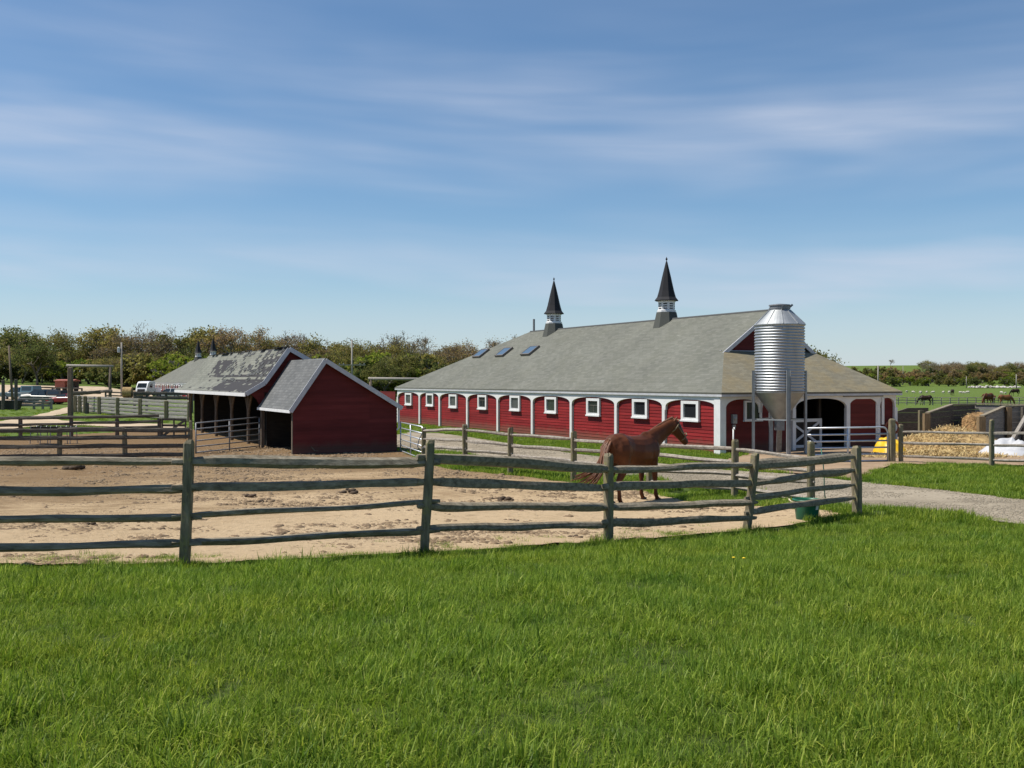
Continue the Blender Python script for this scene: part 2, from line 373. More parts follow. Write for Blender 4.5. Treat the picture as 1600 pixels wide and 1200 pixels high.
    M['gravel'] = gravel('gravel_lane', (.20, .165, .115), (.32, .27, .20), (.43, .375, .285))
    M['yard'] = gravel('yard_dirt', (.23, .15, .09), (.33, .235, .15), (.42, .32, .22))
    M['sand'] = gravel('sandy_drive', (.38, .29, .195), (.50, .39, .27), (.56, .455, .325))
    # metals
    t = NT('galvanised_steel'); a = t.noise(3, 5, t.mapped((1, 1, .25))); M['galv'] = t.fin(t.ramp(a, [(.3, (.36, .375, .395)), (.7, (.50, .515, .53))]), t.ramp(a, [(.3, .44), (.7, .56)]), .8)
    t = NT('dull_galvanised_steel'); a = t.noise(3, 5); M['galv_dull'] = t.fin(t.ramp(a, [(.3, (.28, .295, .305)), (.7, (.39, .405, .415))]), .55, .6)
    t = NT('gate_tube_steel'); a = t.noise(6, 4); M['gate'] = t.fin(t.ramp(a, [(.3, (.42, .45, .49)), (.7, (.58, .61, .65))]), .42, .55)
    M['gate_dark'] = simple('worn_gate_steel', (.16, .165, .175), (.27, .275, .285), 8, .55, .4)
    M['dark'] = simple('black_rubber', (.012, .012, .013), (.03, .03, .032), 8, .6)
    t = NT('window_pane_dark'); M['pane'] = t.fin((.018, .021, .024), .12, 0, .6)
    t = NT('window_pane_grey'); M['pane_grey'] = t.fin((.075, .08, .078), .25, 0, .5)
    t = NT('window_pane_green'); M['pane_green'] = t.fin((.028, .036, .032), .18, 0, .6)
    t = NT('skylight_glass'); M['sky_pane'] = t.fin((.13, .19, .25), .08, .35, .8)
    M['frame_dark'] = simple('skylight_frame', (.10, .085, .07), (.16, .14, .12), 6, .5)
    M['pole'] = simple('utility_pole_wood', (.20, .18, .155), (.33, .30, .27), 3, .9, sc=(4, 4, .4), bump=.4)
    M['hay'] = simple('straw_hay', (.17, .10, .04), (.50, .35, .15), 3.5, .95, bump=1.0, bscale=26, detail=8)
    M['straw'] = simple('loose_straw', (.38, .27, .11), (.60, .45, .21), 12, .9)
    M['dung'] = simple('dried_dung', (.045, .03, .018), (.10, .066, .04), 12, .95, bump=.8, bscale=30)
mats()
# ------------------------------------------------------------------ ground and its sheets
def build_ground():
    ang = np.concatenate([np.linspace(-62, 62, 300), np.linspace(62, 298, 60)[1:-1]])
    ang = np.radians(ang); na = len(ang)
    rad = [.6]
    while rad[-1] < 3200: rad.append(rad[-1] * 1.042)
    rad = np.array(rad); nr = len(rad)
    A, Rr = np.meshgrid(ang, rad); X = (np.sin(A) * Rr).ravel(); Y = (np.cos(A) * Rr).ravel(); Z = Hn(X, Y)
    V = np.column_stack([X, Y, Z]).tolist(); c = len(V); V.append((0, 0, H(0, 0)))
    F = [(i*na+k, i*na+(k+1) % na, (i+1)*na+(k+1) % na, (i+1)*na+k) for i in range(nr-1) for k in range(na)]
    F = [f[::-1] for f in F] + [(c, (k+1) % na, k) for k in range(na)]
    mb = MB(); mb.v = V; mb.f = F; mb.mi = [0]*len(F); mb.uv = [None]*len(F)
    o = mb.build('ground', M['grass_ground'], sm=True); tag(o, kind='structure'); return o
build_ground()

def inside(poly, x, y):
    c = False; n = len(poly); j = n - 1
    for i in range(n):
        xi, yi = poly[i][:2]; xj, yj = poly[j][:2]
        if (yi > y) != (yj > y) and x < (xj - xi) * (y - yi) / (yj - yi) + xi: c = not c
        j = i
    return c
SHEETS = []
def rag(poly, step, amp, seed):
    out = []
    n = len(poly)
    for i in range(n):
        a, b = Vector(poly[i][:2]), Vector(poly[(i+1) % n][:2]); L = (b-a).length; k = max(1, int(L/step))
        nr = Vector((-(b-a).y, (b-a).x)).normalized()
        for j in range(k):
            p = a.lerp(b, j/k)
            w = amp * (mnoise.noise(Vector((p.x*.5, p.y*.5, seed))) + .6*mnoise.noise(Vector((p.x*2.1, p.y*2.1, seed+5))) + .35*mnoise.noise(Vector((p.x*6, p.y*6, seed+9))))
            out.append((p.x + nr.x*w, p.y + nr.y*w))
    return out
def sheet(name, poly, mat, cell, off, step=.5, amp=.12, seed=1.0, bumpy=0.0):
    b = rag(poly, step, amp, seed); SHEETS.append(b)
    xs = [p[0] for p in b]; ys = [p[1] for p in b]
    pts = [Vector(p) for p in b]; n = len(pts)
    y = min(ys)
    while y < max(ys):
        x = min(xs)
        while x < max(xs):
            px = x + cell*.3*mnoise.noise(Vector((x*3.1, y*3.3, 1))); py = y + cell*.3*mnoise.noise(Vector((x*3.7, y*2.9, 2)))
            if inside(b, px, py): pts.append(Vector((px, py)))
            x += cell
        y += cell
    ov, oe, of, *_ = delaunay_2d_cdt(pts, [(i, (i+1) % n) for i in range(n)], [], 1, 1e-4)
    X = np.array([v.x for v in ov]); Y = np.array([v.y for v in ov]); Z = Hn(X, Y) + off
    if bumpy:
        for i in range(len(ov)):
            p = Vector((X[i], Y[i], 0)); Z[i] += bumpy*max(0, .5*mnoise.noise(p*.9) + .8*mnoise.noise(p*2.7+Vector((7, 3, 0))) + .3)
    mb = MB(); mb.v = np.column_stack([X, Y, Z]).tolist(); mb.f = [tuple(f) for f in of]; mb.mi = [0]*len(of); mb.uv = [None]*len(of)
    # sheets face up
    for i, f in enumerate(mb.f):
        a, bb, cc = (ov[j] for j in f[:3])
        if (bb-a).cross(cc-a) < 0: mb.f[i] = f[::-1]
    o = mb.build(name, mat, sm=True); tag(o, kind='structure'); return o
g = lambda px, py: tuple(gp(px, py).xy)
UB = Vector((-math.sin(R(27.4)), math.cos(R(27.4)))); VB = Vector((math.cos(R(27.4)), math.sin(R(27.4))))
BARN = Vector((8.5, 41.7)); SHED = Vector((-8.5, 39.7))
def bl(o, x, y): p = o + VB*x + UB*y; return (p.x, p.y)
# trodden paddock inside the rail fence, running round and under the run-in shed
PADDOCK = [(-34, 10.9), (-12, 10.95), (-6.5, 11.25), (-3.6, 11.55), (-1, 12.55), (1.37, 14.6), (4.0, 17.05), (5.3, 18.1), (6.25, 18.95), (5.9, 20.1), g(1090, 786), g(1010, 770), g(930, 760),
           g(830, 748), g(735, 738), g(668, 728), bl(SHED, 4.5, -.4), bl(SHED, 4.5, 23.5), bl(SHED, -1, 23.5), (-24, 52), (-40, 50), (-50, 40), (-42, 22)]
sheet('paddock_dirt', PADDOCK, M['dirt'], .42, .022, .3, .16, 1.0, .035)
LANE = [g(560, 668), g(612, 682), g(640, 676), g(690, 678), g(740, 685), g(800, 694), g(900, 710), g(1000, 722), g(1060, 728), g(1150, 737), g(1250, 743), g(1345, 755), g(1470, 767), g(1620, 785), g(1850, 812),
        g(1850, 855), g(1620, 824), g(1480, 806), g(1400, 795), g(1345, 796), g(1290, 792), g(1180, 772), g(1060, 754), g(930, 737), g(860, 729), g(800, 722), g(720, 710), g(664, 704), g(630, 706), bl(SHED, 5.0, 1.5), bl(SHED, 5.2, 22), bl(SHED, 8, 30)]
sheet('gravel_lane', LANE, M['gravel'], .5, .03, .35, .12, 3.0)
YARD = [bl(BARN, 1.6, -.05), bl(BARN, 10.2, -.05), bl(BARN, 11, 6), (21, 56), (34, 56), (40, 40), (24, 32.5), g(1600, 729), g(1480, 727), g(1400, 727), g(1368, 737), g(1345, 752), g(1250, 742), g(1180, 737), g(1100, 731), g(1120, 723), g(1165, 712)]
sheet('farmyard_dirt', YARD, M['yard'], .7, .045, .4, .14, 6.0)
sheet('sandy_path', [g(-60, 668), g(40, 653), g(75, 645), g(105, 637), g(128, 631), g(150, 633), g(112, 645), g(80, 651), g(95, 658), g(190, 662), g(290, 664), g(292, 670), g(180, 668), g(80, 664), g(-60, 680)], M['sand'], 2.0, .05, 1.2, .25, 8.0)
sheet('parking_lot', [g(-60, 628), g(60, 632), g(140, 624), g(240, 623), g(236, 614), g(200, 608), (-64, 176), (-78, 172), (-92, 172), (-120, 168), (-120, 150)], M['sand'], 3.0, .07, 1.5, .3, 11.0)

# ------------------------------------------------------------------ grass
def blade_mat(name, lo, mid, hi, dry):
    t = NT(name)
    geo = t.N.new('ShaderNodeNewGeometry'); oi = t.N.new('ShaderNodeObjectInfo')
    r = geo.outputs['Random Per Island']
    c = t.ramp(r, [(0, lo), (.5, mid), (.88, hi), (.94, hi), (1, dry)])
    v = t.ramp(oi.outputs['Random'], [(0, (.68, .76, .70)), (1, (1.25, 1.14, 1.1))])
    c = t.mix(1.0, c, v, 'MULTIPLY')
    # sorts of grass growing in drifts: yellower, bluer and drier patches
    c = t.mix(t.ramp(t.noise(.42, 4, geo.outputs['Position'], .6), [(.45, 0), (.65, .4)]), c, t.mix(1.0, c, (1.3, 1.06, .8), 'MULTIPLY'))
    c = t.mix(t.ramp(t.noise(.9, 4, geo.outputs['Position'], .65), [(.55, 0), (.68, .7)]), c, t.mix(1.0, c, (.55, .72, .8), 'MULTIPLY'))
    c = t.mix(t.ramp(t.noise(1.3, 3, geo.outputs['Position'], .6), [(.66, 0), (.76, .25)]), c, (.26, .23, .10))
    d = t.N.new('ShaderNodeBsdfDiffuse'); tr = t.N.new('ShaderNodeBsdfTranslucent'); gl = t.N.new('ShaderNodeBsdfGlossy'); gl.inputs['Roughness'].default_value = .45
    gl.inputs['Color'].default_value = (.5, .55, .45, 1)
    t.L.new(c, d.inputs[0]); t.L.new(t.mix(1.0, c, (1.0, 1.08, .7), 'MULTIPLY'), tr.inputs[0])
    m1 = t.N.new('ShaderNodeMixShader'); m1.inputs[0].default_value = .45; t.L.new(d.outputs[0], m1.inputs[1]); t.L.new(tr.outputs[0], m1.inputs[2])
    m2 = t.N.new('ShaderNodeMixShader'); m2.inputs[0].default_value = .015; t.L.new(m1.outputs[0], m2.inputs[1]); t.L.new(gl.outputs[0], m2.inputs[2])
    t.L.new(m2.outputs[0], t.out.inputs[0]); return t.m
M['blade'] = blade_mat('grass_blades', (.078, .14, .018), (.185, .285, .036), (.335, .425, .075), (.48, .44, .22))
def tuft(seed, n, rad, l0, l1, w, lean):
    rg = random.Random(seed); mb = MB()
    sweep = rg.uniform(0, 6.28)
    for _ in range(n):
        a = rg.uniform(0, 6.28); r = rad*math.sqrt(rg.random()); x, y = r*math.cos(a), r*math.sin(a)
        L = rg.uniform(l0, l1); d = sweep + rg.gauss(0, 1.3); dx, dy = math.cos(d), math.sin(d)
        tilt = rg.uniform(.1, lean); ww = w*rg.uniform(.7, 1.3); px, py = -dy*ww/2, dx*ww/2
        pts = []
        for s in (0, .4, .75, 1.0):
            h = L*s*math.cos(tilt*s*1.1); o = L*s*math.sin(tilt*(.35+.65*s)); pts.append((x+dx*o, y+dy*o, h-.01))
        k = (1, .85, .5)
        vs = []
        for q, p in zip(k, pts[:3]): vs += [(p[0]-px*q, p[1]-py*q, p[2]), (p[0]+px*q, p[1]+py*q, p[2])]
        vs.append(pts[3]); mb.add(vs, [(0, 1, 3, 2), (2, 3, 5, 4), (4, 5, 6)])
    return mb
def scatter(name, pts, rots, scl, idx, protos):
    me = bpy.data.meshes.new(name); me.from_pydata(pts, [], [])
    for an, ty, data, key in (('rot', 'FLOAT_VECTOR', rots, 'vector'), ('scl', 'FLOAT', scl, 'value'), ('idx', 'INT', idx, 'value')):
        at_ = me.attributes.new(an, ty, 'POINT'); at_.data.foreach_set(key, np.array(data).ravel())
    o = bpy.data.objects.new(name, me); SC.collection.objects.link(o)
    col = bpy.data.collections.new(name + '_source')
    for p in protos:
        SC.collection.objects.unlink(p); col.objects.link(p)
    ng = bpy.data.node_groups.new(name, 'GeometryNodeTree')
    ng.interface.new_socket('Geometry', in_out='INPUT', socket_type='NodeSocketGeometry'); ng.interface.new_socket('Geometry', in_out='OUTPUT', socket_type='NodeSocketGeometry')
    N, L = ng.nodes, ng.links
    gi, go = N.new('NodeGroupInput'), N.new('NodeGroupOutput'); ci = N.new('GeometryNodeCollectionInfo'); ci.inputs[0].default_value = col
    ci.inputs['Separate Children'].default_value = True; ci.inputs['Reset Children'].default_value = True
    ip = N.new('GeometryNodeInstanceOnPoints'); ip.inputs['Pick Instance'].default_value = True
    def attr(n, ty):
        k = N.new('GeometryNodeInputNamedAttribute'); k.data_type = ty; k.inputs[0].default_value = n; return k.outputs[0]
    L.new(gi.outputs[0], ip.inputs['Points']); L.new(ci.outputs[0], ip.inputs['Instance'])
    L.new(attr('idx', 'INT'), ip.inputs['Instance Index']); L.new(attr('rot', 'FLOAT_VECTOR'), ip.inputs['Rotation']); L.new(attr('scl', 'FLOAT'), ip.inputs['Scale'])
    L.new(ip.outputs[0], go.inputs[0])
    md = o.modifiers.new('scatter', 'NODES'); md.node_group = ng
    return o
def in_sheets(x, y): return any(inside(s, x, y) for s in SHEETS)
def n2(x, y, f, s): return mnoise.noise(Vector((x*f, y*f, s)))
FENCE_FEET = [tuple(on(px, D).xy) for px, D in ((292, 11.4), (668, 12.4), (951, 14.5), (1174, 17), (1339, 19))]
def build_grass():
    protos = [tuft(i, 58, .13, .05, .13, .0052, 1.45).build('grass_tuft', M['blade']) for i in range(5)]
    protos += [tuft(20+i, 34, .10, .09, .19, .0065, 1.15).build('grass_tuft', M['blade']) for i in range(4)]
    rg = random.Random(5); P, Ro, S, I = [], [], [], []
    D = 3.2
    def put(x, y, s, tall):
        P.append((x, y, H(x, y) + .0)); Ro.append((rg.gauss(0, .1), rg.gauss(0, .1), rg.uniform(0, 6.28))); S.append(s)
        I.append(rg.randrange(5, 9) if tall else rg.randrange(0, 5))
    fence = [(-34, 10.9), (-12, 10.95), (-6.5, 11.25), (-3.6, 11.55), (-1, 12.55), (1.37, 14.6), (4.0, 17.1), (6.4, 19.1), (9, 18.3), (14, 18)]
    lim = lambda x: np.interp(x, [p[0] for p in fence], [p[1] for p in fence])
    while D < 21:
        dd = max(.05, .055 + D*.006); n = int((1.7*D + 9.0)/dd * 1.0)
        for _ in range(n):
            x = rg.uniform(-.85*D-4.5, .85*D+4.5); y = D + rg.uniform(0, dd)
            e = lim(x) - y
            if e < -.3 or (e < .5 and in_sheets(x, y)) or (e < .12 and rg.random() < .5): continue
            k = n2(x, y, .55, 1) + .6*n2(x, y, 1.9, 4); lush = n2(x, y, 1.1, 8) + .5*n2(x, y, 3.1, 2)
            
            near = min(1, .5+e*.5); put(x, y, near*(.84 + .42*max(-.55, lush)) * (1 + .016*D) * rg.uniform(.6, 1.25), rg.random() < (.06 + .38*max(0, lush))*(e > .5))
        D += dd
    # ragged fringe along the fence line, taller round the posts
    for _ in range(1500):
        x = rg.uniform(-9, 9.5); y = lim(x) + rg.gauss(-.06, .12)
        if n2(x, y, 1.4, 15) > -.1: put(x, y, rg.uniform(.35, .8), False)
    for q in FENCE_FEET:
        for _ in range(16): put(q[0]+rg.gauss(0, .14), q[1]-abs(rg.gauss(.03, .1)), rg.uniform(.6, 1.2), rg.random() < .4)
    # weeds that crept under the rails
    for _ in range(1400):
        x = rg.uniform(-9, 4); y = lim(x) + abs(rg.gauss(0, .8))
        if n2(x, y, .9, 12) + .4*n2(x, y, 3, 1) > .08: put(x, y, rg.uniform(.4, .95), False)
    o = scatter('grass', P, Ro, S, I, protos); tag(o, 'unmown green grass in front of the rail fence', 'grass', kind='stuff')
    # coarser tufts of the verges round lane, fence and barn
    protos = [tuft(60+i, 60, .3, .10, .24, .016, .8).build('verge_tuft', M['blade']) for i in range(5)]
    P, Ro, S, I = [], [], [], []
    foot = [bl(BARN, 0, 0), bl(BARN, 9.9, 0), bl(BARN, 9.9, 36.3), bl(BARN, 0, 36.3)]
    def try_(px0, px1, y0, y1, n):
        for _ in range(n):
            D = rg.uniform(y0, y1); x = (rg.uniform(px0, px1) - 800)/1600*D
            if in_sheets(x, D) or inside(foot, x, D): continue
            if n2(x, D, .8, 3)+.5*n2(x, D, 2.6, 3) < -.22: continue
            P.append((x, D, H(x, D))); Ro.append((0, 0, rg.uniform(0, 6.28))); S.append(rg.uniform(.35, .9)*(1+.5*n2(x, D, .6, 6))); I.append(rg.randrange(5))
    try_(600, 1180, 20, 50, 12000); try_(1080, 1700, 18, 40, 12000); try_(600, 900, 46, 80, 3500); try_(-60, 620, 50, 100, 2500)
    o = scatter('verge_grass', P, Ro, S, I, protos); tag(o, 'green verge grass along the gravel lane and barn', 'grass', kind='stuff')
build_grass()
def build_clods():
    rg = random.Random(21); pr = []
    for i in range(4):
        mb = MB(); r = 1.0; mb.lathe([(.05, -.4), (.8, -.25), (1.0, .05), (.6, .5), (.05, .6)], 6, (0, 0, 0)); mb.v = [(x*rg.uniform(.6, 1.3), y*rg.uniform(.6, 1.3), z*rg.uniform(.5, 1)) for x, y, z in mb.v]
        pr.append(mb.build('clod', M['clod'], sm=True))
    P, Ro, S, I = [], [], [], []; sh = SHEETS[0]
    while len(P) < 20000:
        D = 10.8+34*rg.random()**1.4; x = rg.uniform(-.56*D, .32*D)
        if not inside(sh, x, D): continue
        k = n2(x, D, .35, 5)+.7*n2(x, D, 1.3, 9)+(D-20)*.02
        if rg.random() > .22+1.1*k: continue
        P.append((x, D, H(x, D)+.025)); Ro.append((0, 0, rg.uniform(0, 6.28))); S.append(rg.uniform(.012, .036)*(2.0 if rg.random() < .06 else 1)*(1+D*.02)); I.append(rg.randrange(4))
    o = scatter('dirt_clods', P, Ro, S, I, pr); tag(o, 'loose clods and droppings trodden into the paddock dirt', 'clods', kind='stuff')
    pr = []
    for i in range(3):
        mb = MB(); mb.lathe([(.05, -.4), (.85, -.2), (1.0, .1), (.6, .5), (.05, .6)], 6, (0, 0, 0)); mb.v = [(x*rg.uniform(.6, 1.3), y*rg.uniform(.6, 1.3), z*rg.uniform(.5, 1)) for x, y, z in mb.v]; pr.append(mb.build('pebble', M['pebble'], sm=True))
    P, Ro, S, I = [], [], [], []; sh = SHEETS[1]
    while len(P) < 9000:
        D = 17+34*rg.random()**1.5; x = rg.uniform(-.12*D, .6*D)
        if not inside(sh, x, D) or n2(x, D, .7, 5)+.5*n2(x, D, 2.3, 9) < -.25+.4*rg.random(): continue
        P.append((x, D, H(x, D)+.032)); Ro.append((0, 0, rg.uniform(0, 6.28))); S.append(rg.uniform(.007, .022)*(1+D*.012)); I.append(rg.randrange(3))
    o = scatter('lane_pebbles', P, Ro, S, I, pr); tag(o, 'loose pebbles lying on the gravel lane', 'pebbles', kind='stuff')
M['pebble'] = simple('lane_pebble', (.14, .115, .08), (.36, .31, .23), 1.7, .9)
M['clod'] = simple('clod_earth', (.11, .072, .042), (.27, .19, .11), 1.5, .95)
build_clods()
# ------------------------------------------------------------------ buildings
def clap(mb, O, X, Nn, z0, z1, left, right, course=.145, out=.02, mi=0):
    """lapped boards on a vertical plane: O origin, X along the wall, Nn outward"""
    O, X, Nn = Vector(O), Vector(X), Vector(Nn); z = z0; Zu = Vector((0, 0, 1))
    flip = X.cross(Zu).dot(Nn) < 0
    q = lambda pts: mb.face(pts[::-1] if flip else pts, mi)
    while z < z1 - .005:
        t = min(z + course, z1)
        a, b, c, d = left(z), right(z), right(t), left(t)
        if b - a > .01:
            lo = Nn*out
            hi = Nn*.003
            q([O+X*a+Zu*z+lo, O+X*b+Zu*z+lo, O+X*c+Zu*t+hi, O+X*d+Zu*t+hi])
            q([O+X*a+Zu*z, O+X*b+Zu*z, O+X*b+Zu*z+lo, O+X*a+Zu*z+lo])
        z = t
def const(v): return lambda z: v
def arc_board(mb, O, X, Nn, a, b, ztop, zs, za, th, wcol, p=2.5, mi=0, n=22):
    """white arcade panel between two posts: a flattened arch cut from a board standing proud of the wall"""
    O, X, Nn = Vector(O), Vector(X), Vector(Nn); Zu = Vector((0, 0, 1)); l, r = a + wcol/2, b - wcol/2; m, hw = (l+r)/2, (r-l)/2
    cur = []
    for i in range(n+1):
        u = -math.cos(math.pi*i/n); cur.append((m+hw*u, zs+(za-zs)*(max(0, 1-abs(u)**p))**(1/p)))
    flip = X.cross(Zu).dot(Nn) < 0
    f = lambda pts: mb.face(pts[::-1] if flip else pts, mi)
    P = lambda x, z, d: O+X*x+Zu*z+Nn*d
    for (x0, z0), (x1, z1) in zip(cur, cur[1:]):
        f([P(x0, z0, th), P(x1, z1, th), P(x1, ztop, th), P(x0, ztop, th)])
        f([P(x0, z0, 0), P(x1, z1, 0), P(x1, z1, th), P(x0, z0, th)])
    # brackets running into the posts
    for (x0, x1) in ((a, l), (r, b)):
        f([P(x0, zs-.12, th), P(x1, zs-.12, th), P(x1, ztop, th), P(x0, ztop, th)])
        f([P(x0, zs-.12, 0), P(x1, zs-.12, 0), P(x1, zs-.12, th), P(x0, zs-.12, th)])
    for x, s in ((l, 1), (r, -1)):
        pts = [P(x, zs-.12, 0), P(x, zs-.12, th), P(x, zs, th), P(x, zs, 0)]
        f(pts if s > 0 else pts[::-1])
def window(parent, O, X, Nn, c, zc, w, h, fw, depth=.17, label=None, pane='pane', up=0.0):
    O, X, Nn = Vector(O), Vector(X).normalized(), Vector(Nn); Zu = Vector((0, 0, 1))
    def B(mb, x0, x1, z0, z1, d0, d1):
        vs = [O+X*x+Nn*d+Zu*z for z in (z0, z1) for x, d in ((x0, d0), (x1, d0), (x1, d1), (x0, d1))]
        fs = [(3,2,1,0),(4,5,6,7),(0,1,5,4),(1,2,6,5),(2,3,7,6),(3,0,4,7)]
        if X.cross(Nn).z < 0: fs = [t[::-1] for t in fs]
        mb.add(vs, fs)
    f = MB(); a, b = c-w/2, c+w/2; z0, z1 = zc-h/2, zc+h/2
    B(f, a, a+fw, z0+.05, z1, .0, .10); B(f, b-fw, b, z0+.05, z1, .0, .10); B(f, a+fw, b-fw, z1-fw*.8, z1, 0, .099); B(f, a-.03, b+.03, z0-.02, z0+.05, .0, .13); B(f, a+fw, b-fw, z0+.05, z0+fw*.9, .0, .097)
    fo = f.build('window', M['white'], parent)
    if label: fo['label'] = label
    p = MB(); B(p, a+fw, b-fw, z0+fw*.9, z1-fw*.8, .022, .03); p.build('pane', M[pane], fo)
    s = MB(); B(s, a+fw, b-fw, zc+up-.012, zc+up+.012, .03, .045)
    if up: B(s, (a+b)/2-.01, (a+b)/2+.01, z0+fw*.9, zc+up-.012, .03, .042); s.build('sash', M['frame_dark'], fo)
    return fo
def cupola(parent, x, y, zr, slope, k=1.0, seg=8):
    a0 = math.pi/seg
    base = MB(); base.lathe([(.74*k, zr-.55), (.62*k, zr-.05), (.53*k, zr+.36*k)], seg, (x, y, 0), a0=a0)
    bo = base.build('cupola_base', M['cupola_base'], parent)
    l = MB(); z0 = zr+.36*k
    l.lathe([(.50*k, z0), (.50*k, z0+.10*k), (.44*k, z0+.12*k), (.44*k, z0+.52*k), (.48*k, z0+.54*k), (.48*k, z0+.62*k)], seg, (x, y, 0), a0=a0)
    lo = l.build('louvred_drum', M['white'], parent)
    for i in range(seg):
        s = MB(); a = a0 + 2*math.pi*(i+.5)/seg
        n = Vector((math.cos(a), math.sin(a), 0)); t = Vector((-n.y, n.x, 0)); rr = .44*k*math.cos(math.pi/seg)
        for j in range(3):
            c = Vector((x, y, z0+(.19+.12*j)*k)) + n*(rr+.003)
            s.bar(c-t*.10*k, c+t*.10*k, .012, .055*k)
        s.build('louvre', M['dark'], lo)
    sp = MB(); z1 = z0+.62*k
    sp.lathe([(.62*k, z1-.03), (.63*k, z1), (.50*k, z1+.16*k), (.40*k, z1+.5*k), (.23*k, z1+1.25*k), (.05*k, z1+1.98*k), (.02*k, z1+2.06*k)], seg, (x, y, 0), a0=a0)
    so_ = sp.build('spire', M['spire'], parent)
    f = MB(); f.lathe([(.012, z1+2.0*k), (.02, z1+2.08*k), (.05*k, z1+2.12*k), (.055*k, z1+2.16*k), (.03*k, z1+2.2*k), (.008, z1+2.26*k)], 8, (x, y, 0)); f.build('finial', M['spire'], so_)

def barn(origin, z, label, detailed=True):
    L, Wd = 36.2, 9.85
    b = empty('horse_barn', (origin[0], origin[1], z), label, 'barn', rz=R(27.4))
    EZ, RZ, XM = 2.52, 6.2, 4.925
    OV = .2; sl = (RZ-EZ)/(XM+OV); xg = -OV + (4.3-EZ)/sl
    # walls
    w = MB(); cols = [0, 3.785, 7.61, 11.75, 15.9, 20.1, 24.3, 28.6, 32.05, L]
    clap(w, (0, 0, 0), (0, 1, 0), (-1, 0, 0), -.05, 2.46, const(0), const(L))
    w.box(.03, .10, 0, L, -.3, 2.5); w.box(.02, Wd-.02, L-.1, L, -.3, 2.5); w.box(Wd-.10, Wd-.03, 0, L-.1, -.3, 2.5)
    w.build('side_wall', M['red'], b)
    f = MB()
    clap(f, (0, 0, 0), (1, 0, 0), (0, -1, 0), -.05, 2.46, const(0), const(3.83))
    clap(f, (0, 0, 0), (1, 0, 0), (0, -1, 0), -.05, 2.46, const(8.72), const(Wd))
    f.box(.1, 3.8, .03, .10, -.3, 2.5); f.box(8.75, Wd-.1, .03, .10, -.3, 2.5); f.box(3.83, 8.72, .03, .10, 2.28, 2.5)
    f.build('front_wall', M['shaded_red'], b)
    gmb = MB()
    lf = lambda zz: -OV + (max(zz, EZ)-EZ)/sl + .12; rt = lambda zz: Wd-lf(zz)
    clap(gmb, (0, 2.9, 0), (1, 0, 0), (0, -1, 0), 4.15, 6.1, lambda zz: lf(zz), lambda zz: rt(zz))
    gmb.build('gable_wall', M['shaded_red'], b)
    # roof
    X1 = Wd+OV; A = (-OV, -.3, EZ); B = (-OV, L+.3, EZ); R2 = (XM, 25.3, RZ); R1 = (XM, 2.6, RZ); G = (xg, 2.6, 4.3); C2 = (X1, -.3, EZ); D2 = (X1, L+.3, EZ); G2 = (Wd-xg, 2.6, 4.3)
    r = MB(); r.slab([[A, G, R1, R2, B], [D2, R2, R1, G2, C2], [B, R2, D2]], .07); r.build('roof', [M['shingle'], M['gutter']], b)
    s = MB(); s.slab([[A, C2, G2, G], [G, G2, (Wd-xg, 2.92, 4.33), (xg, 2.92, 4.33)]], .07); s.build('hipped_skirt_roof', M['tan_shingle'], b)
    k = MB()
    k.bar((xg-.05, 2.56, 4.17), (XM, 2.56, RZ-.12), .05, .17, up=(-sl, 0, 1)); k.bar((Wd-xg+.05, 2.56, 4.17), (XM+.02, 2.56, RZ-.12), .05, .17, up=(sl, 0, 1)); k.build('rake_board', M['gutter'], b)
    k = MB(); k.bar((xg, 2.86, 4.33), (Wd-xg, 2.86, 4.33), .06, .05); k.build('flashing', M['gutter'], b)
    rc = MB(); rc.tube([(XM, 2.6, RZ-.03), (XM, 25.35, RZ-.03)], .07, 8); rc.build('ridge_cap', M['dark_shingle'], b)
    # eaves and arcade
    fa = MB(); fa.box(-OV, -OV+.03, -.30, L+.3, EZ-.17, EZ-.075); fa.box(-OV+.03, X1, -.30, -.27, EZ-.17, EZ-.075); fa.box(X1-.03, X1, -.27, L+.3, EZ-.17, EZ-.075)
    fa.box(-OV+.03, -.005, -.27, L+.25, EZ-.12, EZ-.10); fa.box(-.005, X1-.03, -.27, -.005, EZ-.12, EZ-.10)
    fa.build('fascia', M['gutter'], b)
    for i, (p0, p1) in enumerate(zip(cols, cols[1:])):
        a = MB(); arc_board(a, (-.0, 0, 0), (0, 1, 0), (-1, 0, 0), p0, p1, EZ-.13, 1.84, 2.20, .12, .2 if i else .3); a.build('arch_panel', M['white'], b)
    for i, c in enumerate(cols):
        a = MB(); hw = .1
        if i == 0: a.box(-.14, .16, -.14, .26, -.1, EZ-.135)
        else: a.box(-.125, .02, c-hw, c+hw, -.1, 1.84)
        a.build('column', M['white'], b)
    fc = [.08, 2.0, 3.83, 6.92, 8.78, Wd]
    for p0, p1 in zip(fc, fc[1:]):
        a = MB(); arc_board(a, (0, 0, 0), (1, 0, 0), (0, -1, 0), p0, p1, EZ-.13, 1.80, 2.24, .12, .16); a.build('arch_panel', M['white'], b)
    for c in fc[2:]:
        a = MB(); a.box(c-.09, c+.09, -.125, .02, -.1, 1.80); a.build('column', M['white'], b)
    for i, (p0, p1) in enumerate(zip(cols, cols[1:])):
        window(b, (-.02, 0, 0), (0, 1, 0), (-1, 0, 0), (p0+p1)/2-.02+(.05, -.04, 0, .06, -.03, 0, .04, -.05, .02)[i], 1.72+(0, .015, -.01, 0, .02, 0, -.015, .01, 0)[i], 1.2, .86, .16, pane=('pane', 'pane', 'pane_green', 'pane_green', 'pane_grey', 'pane', 'pane_grey', 'pane_green', 'pane_grey')[i], up=(0, 0, .08, 0, 0, .12, 0, 0, -.06)[i])
    cupola(b, XM, 10.5, RZ, sl); cupola(b, XM, 22.3, RZ, sl)
    if not detailed: return b
